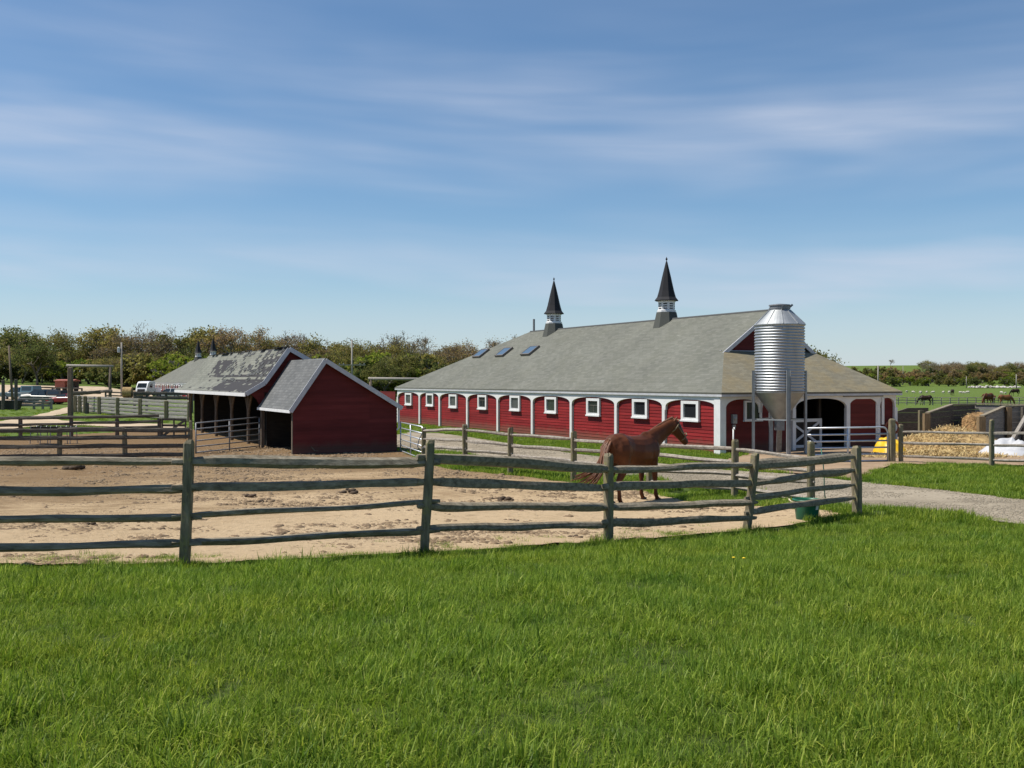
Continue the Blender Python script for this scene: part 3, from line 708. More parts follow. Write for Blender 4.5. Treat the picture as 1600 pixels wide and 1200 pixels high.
    # front of the barn
    window(b, (0, -.02, 0), (1, 0, 0), (0, -1, 0), 1.62, 1.76, .9, .84, .09)
    d = MB(); d.box(6.99, 8.71, -.075, -.02, .04, 2.3); dd = d.build('sliding_door', M['shaded_red'], b)
    t = MB(); t.box(6.99, 7.07, -.10, -.075, .04, 2.3); t.box(8.63, 8.71, -.10, -.075, .04, 2.3); t.box(7.07, 8.63, -.10, -.075, 2.2, 2.3); t.build('door_frame', M['white'], dd)
    t = MB(); t.box(6.6, 9.0, -.17, -.13, 2.30, 2.36); t.build('door_track', M['frame_dark'], b)
    t = MB(); t.box(8.93, 9.08, -.16, -.125, 1.05, 2.25); t.build('sign_board', M['white'], b)
    h = MB(); Y = .75
    for x0, x1, z0, z1 in ((4.3, 6.2, 1.2, 1.34), (4.3, 6.2, .08, .2), (4.3, 4.42, .2, 1.2), (6.08, 6.2, .2, 1.2)): h.box(x0, x1, Y-.04, Y, z0, z1)
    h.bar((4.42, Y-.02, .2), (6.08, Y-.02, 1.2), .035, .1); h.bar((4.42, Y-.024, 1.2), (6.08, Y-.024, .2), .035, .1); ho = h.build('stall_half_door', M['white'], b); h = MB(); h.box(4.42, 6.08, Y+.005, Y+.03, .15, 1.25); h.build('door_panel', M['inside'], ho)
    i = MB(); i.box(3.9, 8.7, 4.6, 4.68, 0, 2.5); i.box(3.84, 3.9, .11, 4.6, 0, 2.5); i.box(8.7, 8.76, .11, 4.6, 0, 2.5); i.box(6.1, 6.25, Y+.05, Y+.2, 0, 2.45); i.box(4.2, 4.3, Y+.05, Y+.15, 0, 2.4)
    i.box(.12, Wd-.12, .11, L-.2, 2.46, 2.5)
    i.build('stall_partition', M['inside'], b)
    fl = MB(); fl.box(.12, Wd-.12, .02, 4.6, -.3, .06); fl.build('stable_floor', M['yard'], b)
    m = MB(); m.box(.52, .74, -.14, -.02, 1.25, 1.62); m.lathe([(.08, 0), (.08, .05), (.05, .07)], 12, (0, 0, 0)); mo = m.v
    for j in range(8, len(m.v)): x, y, zz = m.v[j]; m.v[j] = (.63+x, -.14-zz, 1.47+y)
    m.box(.56, .70, -.1, -.02, 1.08, 1.2); m.build('electric_meter', M['galv_dull'], b)
    # skylights on the long slope
    nrm = Vector((-sl, 0, 1)).normalized(); up = Vector((1, 0, sl)).normalized(); Yv = Vector((0, 1, 0))
    for yy in (28.6, 25.2, 21.7):
        xc = -OV + (4.78-EZ)/sl; c = Vector((xc, yy, 4.78)) + nrm*.05; sk = MB()
        for (u0, u1, y0, y1) in ((-.46, -.38, -.56, .56), (.38, .46, -.56, .56), (-.38, .38, -.56, -.48), (-.38, .38, .48, .56)):
            P = [c+up*u+Yv*y for u, y in ((u0, y0), (u1, y0), (u1, y1), (u0, y1))]
            sk.add([p-nrm*.06 for p in P]+[p+nrm*.09 for p in P], [(3,2,1,0),(4,5,6,7),(0,1,5,4),(1,2,6,5),(2,3,7,6),(3,0,4,7)])
        so_ = sk.build('skylight', M['frame_dark'], b)
        g_ = MB(); g_.face([c+up*u+Yv*y+nrm*.075 for u, y in ((-.38, .48), (-.38, -.48), (.38, -.48), (.38, .48))]); g_.build('glazing', M['sky_pane'], so_)
    v = MB(); v.tube([(XM, 24.9, RZ-.1), (XM, 24.9, RZ+.78)], .07, 10); v.build('vent_pipe', M['gate_dark'], b)
    # lightning cable / gutter bits
    return b
barn(BARN, 0, 'long red barn with white arcades, grey hipped roof and two tall dark spires')
barn(Vector((-60.9, 173.5)) - UB*36.5, .25, 'far red barn with grey hipped roof showing behind the run-in shed, two small spires', False)

# feed silo in front of the barn door
def silo():
    p = at(1218, 640, 41); z = .04
    s = empty('feed_silo', (p.x, p.y, z), 'shiny corrugated steel feed silo with cone hopper on tall legs, by the barn front', 'silo')
    Rr = .97; z0, z1 = 2.54, 5.19
    prof = [(Rr-.02, z0)]; n = 23
    for i in range(n*8+1):
        zz = z0+.02+(z1-z0-.04)*i/(n*8); prof.append((Rr+.021*math.cos(2*math.pi*i/8), zz))
    prof.append((Rr-.02, z1)); b = MB(); b.lathe(prof, 96); b.build('corrugated_body', M['galv'], s, sm=True)
    c = MB(); c.lathe([(Rr+.045, z1-.02), (Rr+.045, z1+.01), (.40, z1+.60), (.38, z1+.64)], 48); co = c.build('cone_roof', M['galv_dull'], s)
    k = MB()
    for i in range(10):
        a = 2*math.pi*i/10+.2; d = Vector((math.cos(a), math.sin(a), 0))
        k.bar(d*(Rr+.03)+Vector((0, 0, z1+.03)), d*.42+Vector((0, 0, z1+.60)), .025, .03)
    k.build('roof_seam', M['galv_dull'], co)
    l = MB(); l.lathe([(.36, z1+.62), (.42, z1+.63), (.42, z1+.69), (.39, z1+.70), (.39, z1+.76), (.43, z1+.77), (.42, z1+.81), (.1, z1+.85)], 32); lo = l.build('lid', M['gate_dark'], s)
    k = MB(); k.bar((.38, 0, z1+.7), (.52, 0, z1+.82), .05, .08); k.bar((0, -.42, z1+.58), (0, -.44, z1+.76), .06, .04); k.build('latch', M['gate_dark'], lo)
    h = MB(); h.lathe([(Rr+.01, z0-.01), (Rr, z0-.06), (.19, 1.38), (.17, 1.34)], 48); ho = h.build('hopper_cone', M['galv_dull'], s, sm=False)
    bt = MB(); bt.lathe([(.20, 1.22), (.20, 1.36)], 16); bt.box(-.16, .16, -.16, .16, .98, 1.22); bt.bar((0, 0, 1.05), (.1, .5, .1), .2, .2); bt.build('auger_boot', M['gate_dark'], s)
    for i, a in enumerate((R(180), R(-90), R(0), R(90))):
        d = Vector((math.cos(a+.07), math.sin(a+.07), 0)); t = Vector((-d.y, d.x, 0)); q = MB(); r0 = Rr+.065
        w = .075
        q.bar(d*r0+Vector((0, 0, -.1)), d*r0+Vector((0, 0, 3.37)), .15, .012, up=d)
        for sg in (-1, 1): q.bar(d*(r0+.03)+t*w*sg+Vector((0, 0, -.1)), d*(r0+.03)+t*w*sg+Vector((0, 0, 3.37)), .012, .07, up=d)
        q.lathe([(.13, -.02), (.13, .02)], 4, tuple(d*r0)); q.build('leg', M['galv_dull'], s)
    for i in range(4):
        a, b2 = R(90*i)+.07, R(90*i+90)+.07; q = MB(); q.bar((math.cos(a)*(Rr+.05), math.sin(a)*(Rr+.05), 1.42), (math.cos(b2)*(Rr+.05), math.sin(b2)*(Rr+.05), 1.42), .03, .05); q.build('brace', M['galv_dull'], s)
silo()

# run-in shed
def shed():
    s = empty('run_in_shed', (SHED.x, SHED.y, .06), 'dark red run-in shed with open left side and roof losing its shingles', 'shed', rz=R(27.4))
    z = lambda v: v-.06
    gw = MB(); W4 = 4.29; ap = (1.24, z(3.86)); zl, zr = z(2.06), z(2.06)
    lf = lambda h: 0 if h <= zl else ap[0]*(h-zl)/(ap[1]-zl); rt = lambda h: W4 if h <= zr else W4-(W4-ap[0])*(h-zr)/(ap[1]-zr)
    clap(gw, (0, 0, 0), (1, 0, 0), (0, -1, 0), -.15, ap[1]-.02, lf, rt, .13)
    gw.face([(0, .03, -.2), (W4, .03, -.2), (W4, .03, zr), (ap[0], .03, ap[1]-.02), (0, .03, zl)][::-1]); gw.build('end_wall', M['shaded_red'], s)
    sw = MB(); clap(sw, (W4, 0, 0), (0, 1, 0), (1, 0, 0), -.15, zr, const(0), const(22.5), .13); sw.box(W4-.06, W4-.03, .03, 22.5, -.2, zr+.5); sw.build('side_wall', M['shaded_red'], s)
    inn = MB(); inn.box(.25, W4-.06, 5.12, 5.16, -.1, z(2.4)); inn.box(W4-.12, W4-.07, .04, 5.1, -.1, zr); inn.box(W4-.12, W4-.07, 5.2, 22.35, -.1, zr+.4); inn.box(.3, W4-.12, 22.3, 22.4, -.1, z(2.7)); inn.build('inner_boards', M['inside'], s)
    mg = MB(); k1 = (.09, z(2.92)); rd = (1.18, z(4.4)); e1 = (-.6, z(2.53)); e2 = (4.75, z(2.42))
    def ml(h): return e1[0]+(k1[0]-e1[0])*(h-e1[1])/(k1[1]-e1[1]) if h < k1[1] else k1[0]+(rd[0]-k1[0])*(h-k1[1])/(rd[1]-k1[1])
    def mr(h): return rd[0]+(e2[0]-rd[0])*(rd[1]-h)/(rd[1]-e2[1])
    clap(mg, (0, 5.08, 0), (1, 0, 0), (0, -1, 0), z(2.5), rd[1]-.05, lambda h: ml(h)+.05, mr, .13)
    # curved bracket of the gable board over the open side
    P = [(-.55, z(2.5)), (-.36, z(2.36)), (-.2, z(2.2)), (-.09, z(2.0)), (-.04, z(1.8)), (.14, z(1.8)), (.14, z(2.5))]
    mg.face([(x, 5.06, h) for x, h in P]); mg.face([(x, 5.10, h) for x, h in reversed(P)])
    mg.build('gable_wall', M['shaded_red'], s)
    # roofs
    a = .2; f0 = (-.13, z(1.88)); f2 = (4.45, z(1.97))
    fr = MB(); fr.slab([[(f0[0], -a, f0[1]), (ap[0], -a, ap[1]+.03), (ap[0], 5.08, ap[1]+.03), (f0[0], 5.08, f0[1])], [(ap[0], -a, ap[1]+.03), (f2[0], -a, f2[1]), (f2[0], 5.08, f2[1]), (ap[0], 5.08, ap[1]+.03)]], .06)
    fo = fr.build('lower_roof', M['dark_shingle'], s)
    y0, y1 = 4.85, 22.75; m0 = (-.7, z(2.5))
    r = MB(); q = lambda p, y: (p[0], y, p[1])
    k = (k1[0], k1[1]+.05); rr = (rd[0], rd[1]+.06)
    r.slab([[q(m0, y0), q(k, y0), q(k, y1), q(m0, y1)], [q(k, y0), q(rr, y0), q(rr, y1), q(k, y1)]], .06)
    r.slab([[q(rr, y0), q((4.9, e2[1]-.03), y0), q((4.9, e2[1]-.03), y1), q(rr, y1)]], .06); ro = r.build('main_roof', M['worn'], s)
    # loose shingle tabs left on the bare courses
    rg = random.Random(3); tb = MB()
    for _ in range(70):
        y = rg.uniform(5.3, 15); f = rg.random(); x = k[0]+(rr[0]-k[0])*f; h = k[1]+(rr[1]-k[1])*f
        n = Vector((-(rr[1]-k[1]), 0, rr[0]-k[0])).normalized(); u = Vector((rr[0]-k[0], 0, rr[1]-k[1])).normalized(); c = Vector((x, y, h))+n*.012
        tb.bar(c-Vector((0, .2*rg.uniform(.5, 1.5), 0)), c+Vector((0, .2*rg.uniform(.5, 1.5), 0)), .15, .014, up=n)
    for _ in range(26):
        y = rg.uniform(5, 22); c = Vector((rr[0], y, rr[1]+.02)); tb.bar(c-Vector((0, .18, 0)), c+Vector((0, .2, .03*rg.random())), .3, .02, mi=1)
    tb.build('loose_shingles', [M['dark_shingle'], M['spire']], ro)
    t = MB()
    t.bar((f0[0]-.02, -a-.02, f0[1]-.08), (ap[0], -a-.02, ap[1]-.06), .04, .17, up=(-1, 0, .75)); t.bar((ap[0], -a-.022, ap[1]-.06), (f2[0], -a-.022, f2[1]-.09), .04, .17, up=(.5, 0, 1)); t.build('rake_board', M['gutter'], s)
    t = MB(); t.box(f0[0]-.05, f0[0], -a, 5.05, f0[1]-.13, f0[1]-.02); t.build('fascia', M['white'], s)
    t = MB(); t.box(m0[0]-.05, m0[0], y0, y1, m0[1]-.17, m0[1]-.02); t.build('fascia', M['white'], s)
    t = MB()
    for p0, p1 in ((m0, k), (k, rr)):
        d = Vector((p1[0]-p0[0], 0, p1[1]-p0[1])); t.bar((p0[0], y0-.03, p0[1]-.07), (p1[0], y0-.03, p1[1]-.07), .04, .19, up=(-d.z, 0, d.x))
    t.bar((rr[0], y0-.032, rr[1]-.07), (4.9, y0-.032, e2[1]-.1), .04, .19, up=(.5, 0, 1)); t.build('rake_board', M['gutter'], s)
    # posts of the open side with curved braces
    for y in (.06, 5.0, 7.7, 11.2, 14.9, 18.7, 22.3):
        p = MB(); h = zl if y < 5.1 else z(2.75); x = .07
        if y < 5.1: p.box(-.02, .12, y-.06, y+.08, -.2, h-.08)
        else:
            p.tube([(x, y, -.2), (x, y, h*.6), (x, y, h)], [.085, .08, .075], 8)
            for sg in (-1, 1):
                p.tube([(x, y, 1.35), (x, y+sg*.16, 1.75), (x, y+sg*.62, 2.3)], .06, 6)
        p.build('post', M['old_post'], s)
    b = MB(); b.bar((.07, 5.1, z(2.6)), (.07, 22.4, z(2.6)), .12, .18); b.build('eaves_beam', M['old_post'], s)
    # gutter downpipe at the right corner
    d = MB(); d.tube([(4.38, -.1, z(1.95)), (4.36, -.06, z(1.7)), (4.36, -.06, z(1.1)), (4.27, -.08, z(1.0))], .035, 8); d.build('downpipe', M['white'], s)
    sc = MB(); sc.bar((.72, -.03, .36), (.86, -.03, .20), .01, .05); sc.bar((.86, -.03, .2), (1.0, -.03, .19), .01, .03); sc.build('scraped_board', M['old_post'], s)
shed()
# ------------------------------------------------------------------ fences
def rail_mb(a, b, w, h, seed, sag=.0, taper=.6, n=16, rough=.22):
    rg = random.Random(seed); a, b = Vector(a), Vector(b); d = (b-a); L = d.length; d.normalize(); r = d.cross(Vector((0, 0, 1))).normalized(); u = r.cross(d)
    K = 7; base = [rg.uniform(.78, 1.18) for _ in range(K)]; tw = rg.uniform(-.5, .5); tw0 = rg.uniform(0, 6.28); vs = []
    ox, oz = rg.uniform(0, 50), rg.uniform(0, 50)
    for i in range(n+1):
        t = i/n; e = min(t, 1-t)*L; k = taper+(1-taper)*min(1, e/.35)
        nz = lambda f, o: mnoise.noise(Vector((t*L*f, o, seed*.37)))
        k *= 1+rough*1.1*nz(.9, oz)+rough*.5*nz(2.7, oz+3)
        c = a+(b-a)*t+u*(-sag*math.sin(math.pi*t)+.035*nz(.7, ox)*math.sin(math.pi*t))+r*(.03*nz(.6, ox+9))
        for j in range(K):
            an = 2*math.pi*j/K+tw0+tw*t; f = base[j]*(1+.22*mnoise.noise(Vector((t*L*1.6, j*3.1, seed*.7))))
            vs.append(c+r*(math.cos(an)*w/2*f*k)+u*(math.sin(an)*h/2*f*k))
    mb = MB(); fs = [(i*K+j, i*K+(j+1) % K, (i+1)*K+(j+1) % K, (i+1)*K+j) for i in range(n) for j in range(K)]
    fs += [tuple(range(K-1, -1, -1)), tuple(n*K+j for j in range(K))]; mb.add(vs, fs); return mb
def post_mb(p, h, w, t, seed, ang=0.0, lean=(0, 0), n=9, top='round', bury=.25):
    rg = random.Random(seed); vs = []; prof = [(-1, -.72), (-.72, -1), (.72, -1), (1, -.72), (1, .72), (.72, 1), (-.72, 1), (-1, .72)]
    ca, sa = math.cos(ang), math.sin(ang); K = len(prof); zs = [-bury]+[h*i/n for i in range(n+1)]
    for i, z in enumerate(zs):
        k = 1.0+.06*mnoise.noise(Vector((z*2.3, seed, 0)))
        if top == 'round':
            if i == len(zs)-1: k *= .72
            if i == len(zs)-2: k *= .97
        ox, oy = .012*mnoise.noise(Vector((z*1.5, seed, 7))), .012*mnoise.noise(Vector((z*1.5, seed, 17)))
        zz = z if i < len(zs)-2 else (z if i == len(zs)-1 else h-.035)
        for j, (x, y) in enumerate(prof):
            f = k*(1+.09*mnoise.noise(Vector((z*1.1, j*2.2, seed*.9))))
            x2, y2 = x*w/2*f+ox, y*t/2*f+oy
            top_j = (rg.uniform(-.02, .015) if i == len(zs)-1 else 0)
            vs.append((p[0]+x2*ca-y2*sa+lean[0]*max(0, z), p[1]+x2*sa+y2*ca+lean[1]*max(0, z), p[2]+zz+top_j))
    mb = MB(); m = len(zs); fs = [(i*K+j, i*K+(j+1) % K, (i+1)*K+(j+1) % K, (i+1)*K+j) for i in range(m-1) for j in range(K)]
    fs.append(tuple((m-1)*K+j for j in range(K))); mb.add(vs, fs); return mb
# paddock fence nearest the viewer: post (photo x, top y, foot y, depth, lean)
FP = [(-600, 701, 890, 11.0, 0, 0), (-150, 700, 888, 11.1, 0, 0), (292, 688, 885, 11.4, .045, 0), (668, 688, 868, 12.4, .06, 0), (951, 709, 850, 14.5, .0, 0), (1174, 708, 830, 17.0, .12, 0), (1339, 697, 806, 19.0, 0, 0)]
f1 = empty('split_rail_fence', on(668, 12.4), 'weathered four-rail split rail fence across the foreground, grey with lichen', 'fence')
inv = lambda root, v: Vector(v)-root.location
for i, (px, ty, by, D, lean, _) in enumerate(FP):
    p = on(px, D); h = (EYE-(ty-595)/1600*D)-p.z
    w, t = (.105, .125) if i != 6 else (.15, .14)
    ang = [0, 0, .05, .15, .62, .72, .7][i]
    o = post_mb(inv(f1, p-Vector((lean*h*.5, 0, 0))), h, w, t, 11+i, ang, (lean, 0)).build('post', M['post'], f1)
RAILS = [  # per span: (left y, right y, width, height, overshoot left, overshoot right)
 [(719, 720, .10, .10), (770, 772, .10, .09), (815, 814, .09, .085), (864, 862, .09, .09)],
 [(720, 721, .10, .105), (772, 764, .10, .095), (814, 809, .09, .085), (862, 850, .09, .095)],
 [(722, 722, .13, .145), (761, 754, .10, .10), (806, 784, .09, .075), (847, 829, .09, .085)],
 [(716, 733, .11, .15), (753, 763, .10, .125), (791, 793, .11, .105), (826, 821, .09, .10)],
 [(734, 727, .10, .095), (760, 756, .11, .135), (793, 785, .12, .10), (815, 809, .09, .11)],
 [(728, 713, .10, .17), (756, 734, .10, .14), (778, 757, .10, .105), (801, 777, .10, .14)]]
for i, span in enumerate(RAILS):
    for j, (y0, y1, w, h) in enumerate(span):
        (xa, _, _, Da, *_), (xb, _, _, Db, *_) = FP[i], FP[i+1]
        a, b = at(xa, y0, Da), at(xb, y1, Db); d = (b-a).normalized(); off = Vector((0, 0, 0))
        # rails lap past each other inside the mortise
        s = .012 if (i % 2) else -.012; off = Vector((0, s, 0))
        o = rail_mb(inv(f1, a-d*(.16 if i else 0)+off), inv(f1, b+d*(.16 if i < 5 else -.03)+off), w*.92, h, 40+i*7+j, 0, .5, 20).build('rail', M['rail'], f1)
def rails_fence(name, label, P, R_, wp, tp, rw, rh, pm, rm, seed, ang=0.0, ends=.08, kind='split', group=None, bury=.25, back=False):
    """P: (photo x, top y or height, depth); R_: per span list of (y left, y right) in the photo or heights"""
    root = empty(name, on(P[0][0], P[0][2]), label, 'fence', group)
    for i, (px, ty, D) in enumerate(P):
        p = on(px, D); h = ty if ty < 20 else EYE-(ty-595)/1600*D-p.z
        post_mb(inv(root, p), h, wp, tp, seed+i, ang, (random.Random(seed+i).uniform(-.02, .02), 0), 6, bury=bury).build('post', pm, root)
    for i, span in enumerate(R_):
        for j, (y0, y1) in enumerate(span):
            (xa, _, Da), (xb, _, Db) = P[i], P[i+1]
            def pt(x, y, D):
                if y < 20: q = on(x, D); q.z += y; return q
                return at(x, y, D)
            a, b = pt(xa, y0, Da), pt(xb, y1, Db); d = (b-a).normalized()
            if kind == 'split': mb = rail_mb(inv(root, a-d*ends), inv(root, b+d*ends), rw, rh, seed*3+i*9+j, .0, .6, 12)
            else:
                mb = MB(); off = Vector((0, (tp/2+.012)*(1 if back else -1), 0)); nn = 6; r2 = random.Random(seed+i*7+j)
                for k in range(1):
                    mb = rail_mb(inv(root, a+off), inv(root, b+off), rw, rh, seed*3+i*9+j, 0, 1.0, 6, .12)
            mb.build('rail', rm, root)
    return root
BP = [(662, 668, 34.6), (727, 663, 30.9), (797, 668, 29.3), (896, 674, 27.7), (1015, 676, 25.3), (1148, 687, 23.2), (1268, 690, 21.5), (1338, 700, 19.2)]
BR = [[(673, 671), (686, 688), (698, 701)], [(672, 679), (689, 695), (704, 709)], [(680, 686), (697, 704), (712, 721)], [(688, 695), (703, 710), (722, 733)], [(695, 701), (710, 722), (735, 741), (752, 763)],
      [(702, 718), (725, 736), (743, 753), (762, 778)], [(720, 727), (737, 757), (753, 770), (780, 789)]]
rails_fence('split_rail_fence', 'pale split rail fence beyond the chestnut horse, beside the gravel lane', BP, BR[:-1], .15, .10, .09, .10, M['post'], M['pale_rail'], 101, .35)
RP = [(1408, 663, 35.6), (1550, 656, 33.5), (1700, 650, 31.4), (1870, 645, 29.4), (2060, 640, 27.6)]
rails_fence('split_rail_fence', 'three-rail fence in front of the straw heap on the right', RP, [[(675, 677), (692, 695), (713, 718)], [(677, 678), (696, 699), (719, 722)], [(678, 679), (699, 702), (722, 726)], [(679, 681), (702, 706), (726, 731)]], .15, .10, .09, .10, M['post'], M['pale_rail'], 131, .2)
gpost = on(1394, 35.6)
tag(post_mb((0, 0, 0), 1.52, .2, .2, 151).build('gate_post', M['post'], None, loc=gpost), 'thick wooden post at the free end of the silver tube gate', 'gate post')
# left paddock: near board fence, second fence behind it, then the planked corral
NB = [(-80, 1.05, 36), (93, 1.06, 36), (195, 1.06, 36), (297, 1.06, 36.2)]
rails_fence('board_fence', 'dark four-board fence on the left, nearest the run-in shed', NB, [[(672.5+.0, 672.5), (685, 684), (699, 697.5), (714, 712)], [(672, 671.5), (684.5, 683), (698, 696.5), (712, 711)], [(672, 671), (683.5, 682), (697, 696), (711, 709.5)]], .14, .14, .05, .155, M['post'], M['board'], 201, 0, kind='board')
SB = [(-70, 1.0, 50), (32, 1.0, 50), (111, 1.0, 50), (183, 1.02, 50), (249, 1.06, 50)]
rails_fence('board_fence', 'second dark rail fence on the left, behind the black trough', SB, [[(654, 653), (665, 664)], [(653, 652), (664, 662), (673, 672)], [(652, 651), (661, 660), (671, 669)], [(651, 648.5), (660, 658), (669, 667)]], .17, .12, .07, .16, M['old_post'], M['board'], 231, 0, kind='board')
# wooden gate closing the second fence
def bar_gate(name, label, a, b, h, n, mat, rw, rh, brace=False, cat='gate'):
    a, b = Vector(a), Vector(b); root = empty(name, a, label, cat); v = b-a
    for i in range(n):
        m = MB(); z = h*(.12+.88*i/(n-1)); m.bar((0, 0, z), (v.x, v.y, v.z+z), rw, rh); m.build('bar', mat, root)
    for t in (0.02, .5, .98):
        m = MB(); p = v*t; m.bar((p.x, p.y-.03, p.z+.05), (p.x, p.y-.03, p.z+h+.04), rw*1.2, rw*1.6); m.build('upright', mat, root)
    if brace: m = MB(); m.bar((0, -.05, .15), (v.x, v.y-.05, v.z+h), rw, rh); m.build('brace', mat, root)
    return root
bar_gate('wooden_gate', 'dark wooden bar gate between second left fence and the run-in shed', on(253, 50), on(291, 50), 1.0, 4, M['board'], .05, .11, True)
CP = [(118, 1.5, 91), (125, 1.5, 90), (133, 1.5, 89), (155, 1.5, 87), (184, 1.5, 84), (219, 1.5, 80), (260, 1.45, 76), (296, 1.45, 73)]
c = rails_fence('plank_corral', 'grey plank corral fence with mossy posts, in front of the far parked cars', CP, [[(1.38, 1.38), (1.1, 1.1), (.8, .8), (.5, .5), (.22, .22)]]*7, .3, .24, .05, .25, M['post'], M['plank'], 261, 0, kind='board', back=True)
OB = [(30, 1.05, 98), (53, 1.1, 98), (67, 1.1, 98), (80, 1.1, 98)]
rails_fence('board_fence', 'short grey board fence in front of the dark green pickup', OB, [[(1.0, 1.0), (.7, .7), (.4, .4)]]*3, .2, .2, .05, .22, M['plank'], M['plank'], 301, 0, kind='board')
TB = [(112, .95, 88), (136, .95, 88), (158, 1.0, 88), (176, 1.0, 88)]
rails_fence('board_fence', 'thick log rail fence rising behind the plank corral', TB, [[(1.75, 1.8)], [(1.8, 1.9), ], [(1.9, 1.95)]], .25, .25, .2, .3, M['board'], M['board'], 321, 0, kind='board')
HB = [(165, 1.0, 138), (200, 1.0, 138), (222, 1.0, 138)]
rails_fence('board_fence', 'far rail fence at the edge of the sandy lot left of the pole', [(34, 1.1, 146), (82, 1.1, 146), (128, 1.1, 146)], [[(1.0, 1.0), (.55, .55)]]*2, .2, .2, .08, .2, M['board'], M['board'], 341, 0, kind='board')
rails_fence('board_fence', 'far rail fence below the pale pole, ending at the hay wagon', HB, [[(1.0, 1.0), (.55, .55)]]*2, .2, .2, .08, .2, M['board'], M['board'], 347, 0, kind='board')
rails_fence('board_fence', 'low dark fence behind the plank corral, next to the shed', [(210, 1.9, 90), (229, 1.9, 90), (260, 1.9, 90), (300, 1.9, 90)], [[(1.75, 1.75), (1.35, 1.35)]]*3, .2, .2, .06, .3, M['board'], M['board'], 351, 0, kind='board')
# field fence far right
FF = [(1390+i*13.5, 1.15, 150) for i in range(18)]
rails_fence('field_fence', 'long thin rail fence across the far green pasture on the right', FF, [[(1.08, 1.08), (.7, .7), (.32, .32)]]*17, .13, .13, .05, .12, M['pole'], M['pale_rail'], 361, 0, kind='board')
# steel tube gates
def tube_gate(label, a, b, ha, hb, n, mat, r, ups, corner=0.0):
    a, b = Vector(a), Vector(b); root = empty('tube_gate', a, label, 'gate'); v = b-a
    V = lambda t, z: Vector((v.x*t, v.y*t, v.z*t+z))
    for i in range(n):
        f = .06+.94*i/(n-1)
        if i == n-1 and corner:
            L = v.length; c = corner/L
            pts = [V(0, ha*f)]+[V(1-c+c*math.sin(k), hb-corner+corner*math.cos(k)) for k in [j*math.pi/14 for j in range(8)]]+[V(1, .03)]
            m = MB(); m.tube(pts, r, 8); m.build('frame', mat, root, sm=True); continue
        m = MB(); m.tube([V(0, ha*f), V(1, hb*f)], r, 8); m.build('bar', mat, root, sm=True)
    for t in ups:
        m = MB(); m.tube([V(t, -.02), V(t, ha+(hb-ha)*t)], r*1.15, 8); m.build('upright', mat, root, sm=True)
    return root
pa = on(306, 39.3); pb = Vector((*bl(SHED, -.1, 4.95), .12))
tube_gate('grey tube gate across the open side of the run-in shed', pa, pb, 1.2, 1.32, 6, M['gate_dark'], .025, (0, .5, 1))
tag(post_mb((0, 0, 0), 1.3, .12, .12, 401).build('gate_post', M['post'], None, loc=on(298, 39.2)), 'mossy wooden post where the left board fence meets the grey gate', 'gate post')
pa = Vector((*bl(SHED, 4.36, -.25), .1)); tube_gate('silver tube gate between the run-in shed and the pale fence', pa, on(660, 34.7), 1.22, 1.15, 6, M['gate'], .022, (0, .5, 1))
tube_gate('long silver tube gate with rounded corner in front of the barn door', on(1262, 35.2), on(1387, 35.6), 1.22, 1.24, 6, M['gate'], .03, (.5,), .2)
# slack chain on the pale fence's first post
ch = MB(); p0 = Vector((0, 0, 0)); ch.tube([(-.05, -.08, .95), (-.16, -.1, .7), (-.2, -.1, .5), (-.12, -.1, .35), (.02, -.1, .5)], .02, 6)
tag(ch.build('chain', M['gate_dark'], None, loc=on(662, 34.5)), 'slack chain hanging on the first post of the pale fence', 'chain')
# ------------------------------------------------------------------ trees
def leaf_mat(name, stops):
    t = NT(name); geo = t.N.new('ShaderNodeNewGeometry'); oi = t.N.new('ShaderNodeObjectInfo')
    c = t.ramp(geo.outputs['Random Per Island'], stops)
    v = t.ramp(oi.outputs['Random'], [(0, (.70, .74, .72)), (.5, (1, .96, .9)), (1, (1.22, 1.1, 1.0))]); c = t.mix(1.0, c, v, 'MULTIPLY')
    big = t.ramp(t.noise(.45, 3), [(.3, (.8, .84, .8)), (.7, (1.15, 1.1, 1.05))]); c = t.mix(1.0, c, big, 'MULTIPLY')
    d = t.N.new('ShaderNodeBsdfDiffuse'); tr = t.N.new('ShaderNodeBsdfTranslucent'); t.L.new(c, d.inputs[0]); t.L.new(c, tr.inputs[0])
    m = t.N.new('ShaderNodeMixShader'); m.inputs[0].default_value = .5; t.L.new(d.outputs[0], m.inputs[1]); t.L.new(tr.outputs[0], m.inputs[2]); t.L.new(m.outputs[0], t.out.inputs[0]); return t.m
M['leaf_olive'] = leaf_mat('olive_spring_leaves', [(0, (0.123, 0.128, 0.047)), (.5, (0.234, 0.225, 0.078)), (.85, (0.316, 0.319, 0.093)), (1, (0.328, 0.230, 0.117))])
M['leaf_bud'] = leaf_mat('brown_buds', [(0, (0.192, 0.140, 0.083)), (.5, (0.301, 0.225, 0.126)), (.85, (0.370, 0.295, 0.143)), (1, (0.301, 0.306, 0.104))])
M['leaf_green'] = leaf_mat('fresh_green_leaves', [(0, (0.104, 0.156, 0.029)), (.5, (0.208, 0.281, 0.046)), (.85, (0.312, 0.374, 0.066)), (1, (0.229, 0.208, 0.073))])
M['leaf_dark'] = leaf_mat('dull_green_leaves', [(0, (0.082, 0.106, 0.041)), (.5, (0.150, 0.184, 0.063)), (.85, (0.219, 0.244, 0.078)), (1, (0.247, 0.192, 0.092))])
M['bark'] = simple('tree_bark', (.045, .038, .030), (.10, .088, .072), 5, .95, sc=(3, 3, .6), bump=.6)
M['twig'] = simple('grey_twigs', (.15, .13, .105), (.27, .24, .205), 3, .95)
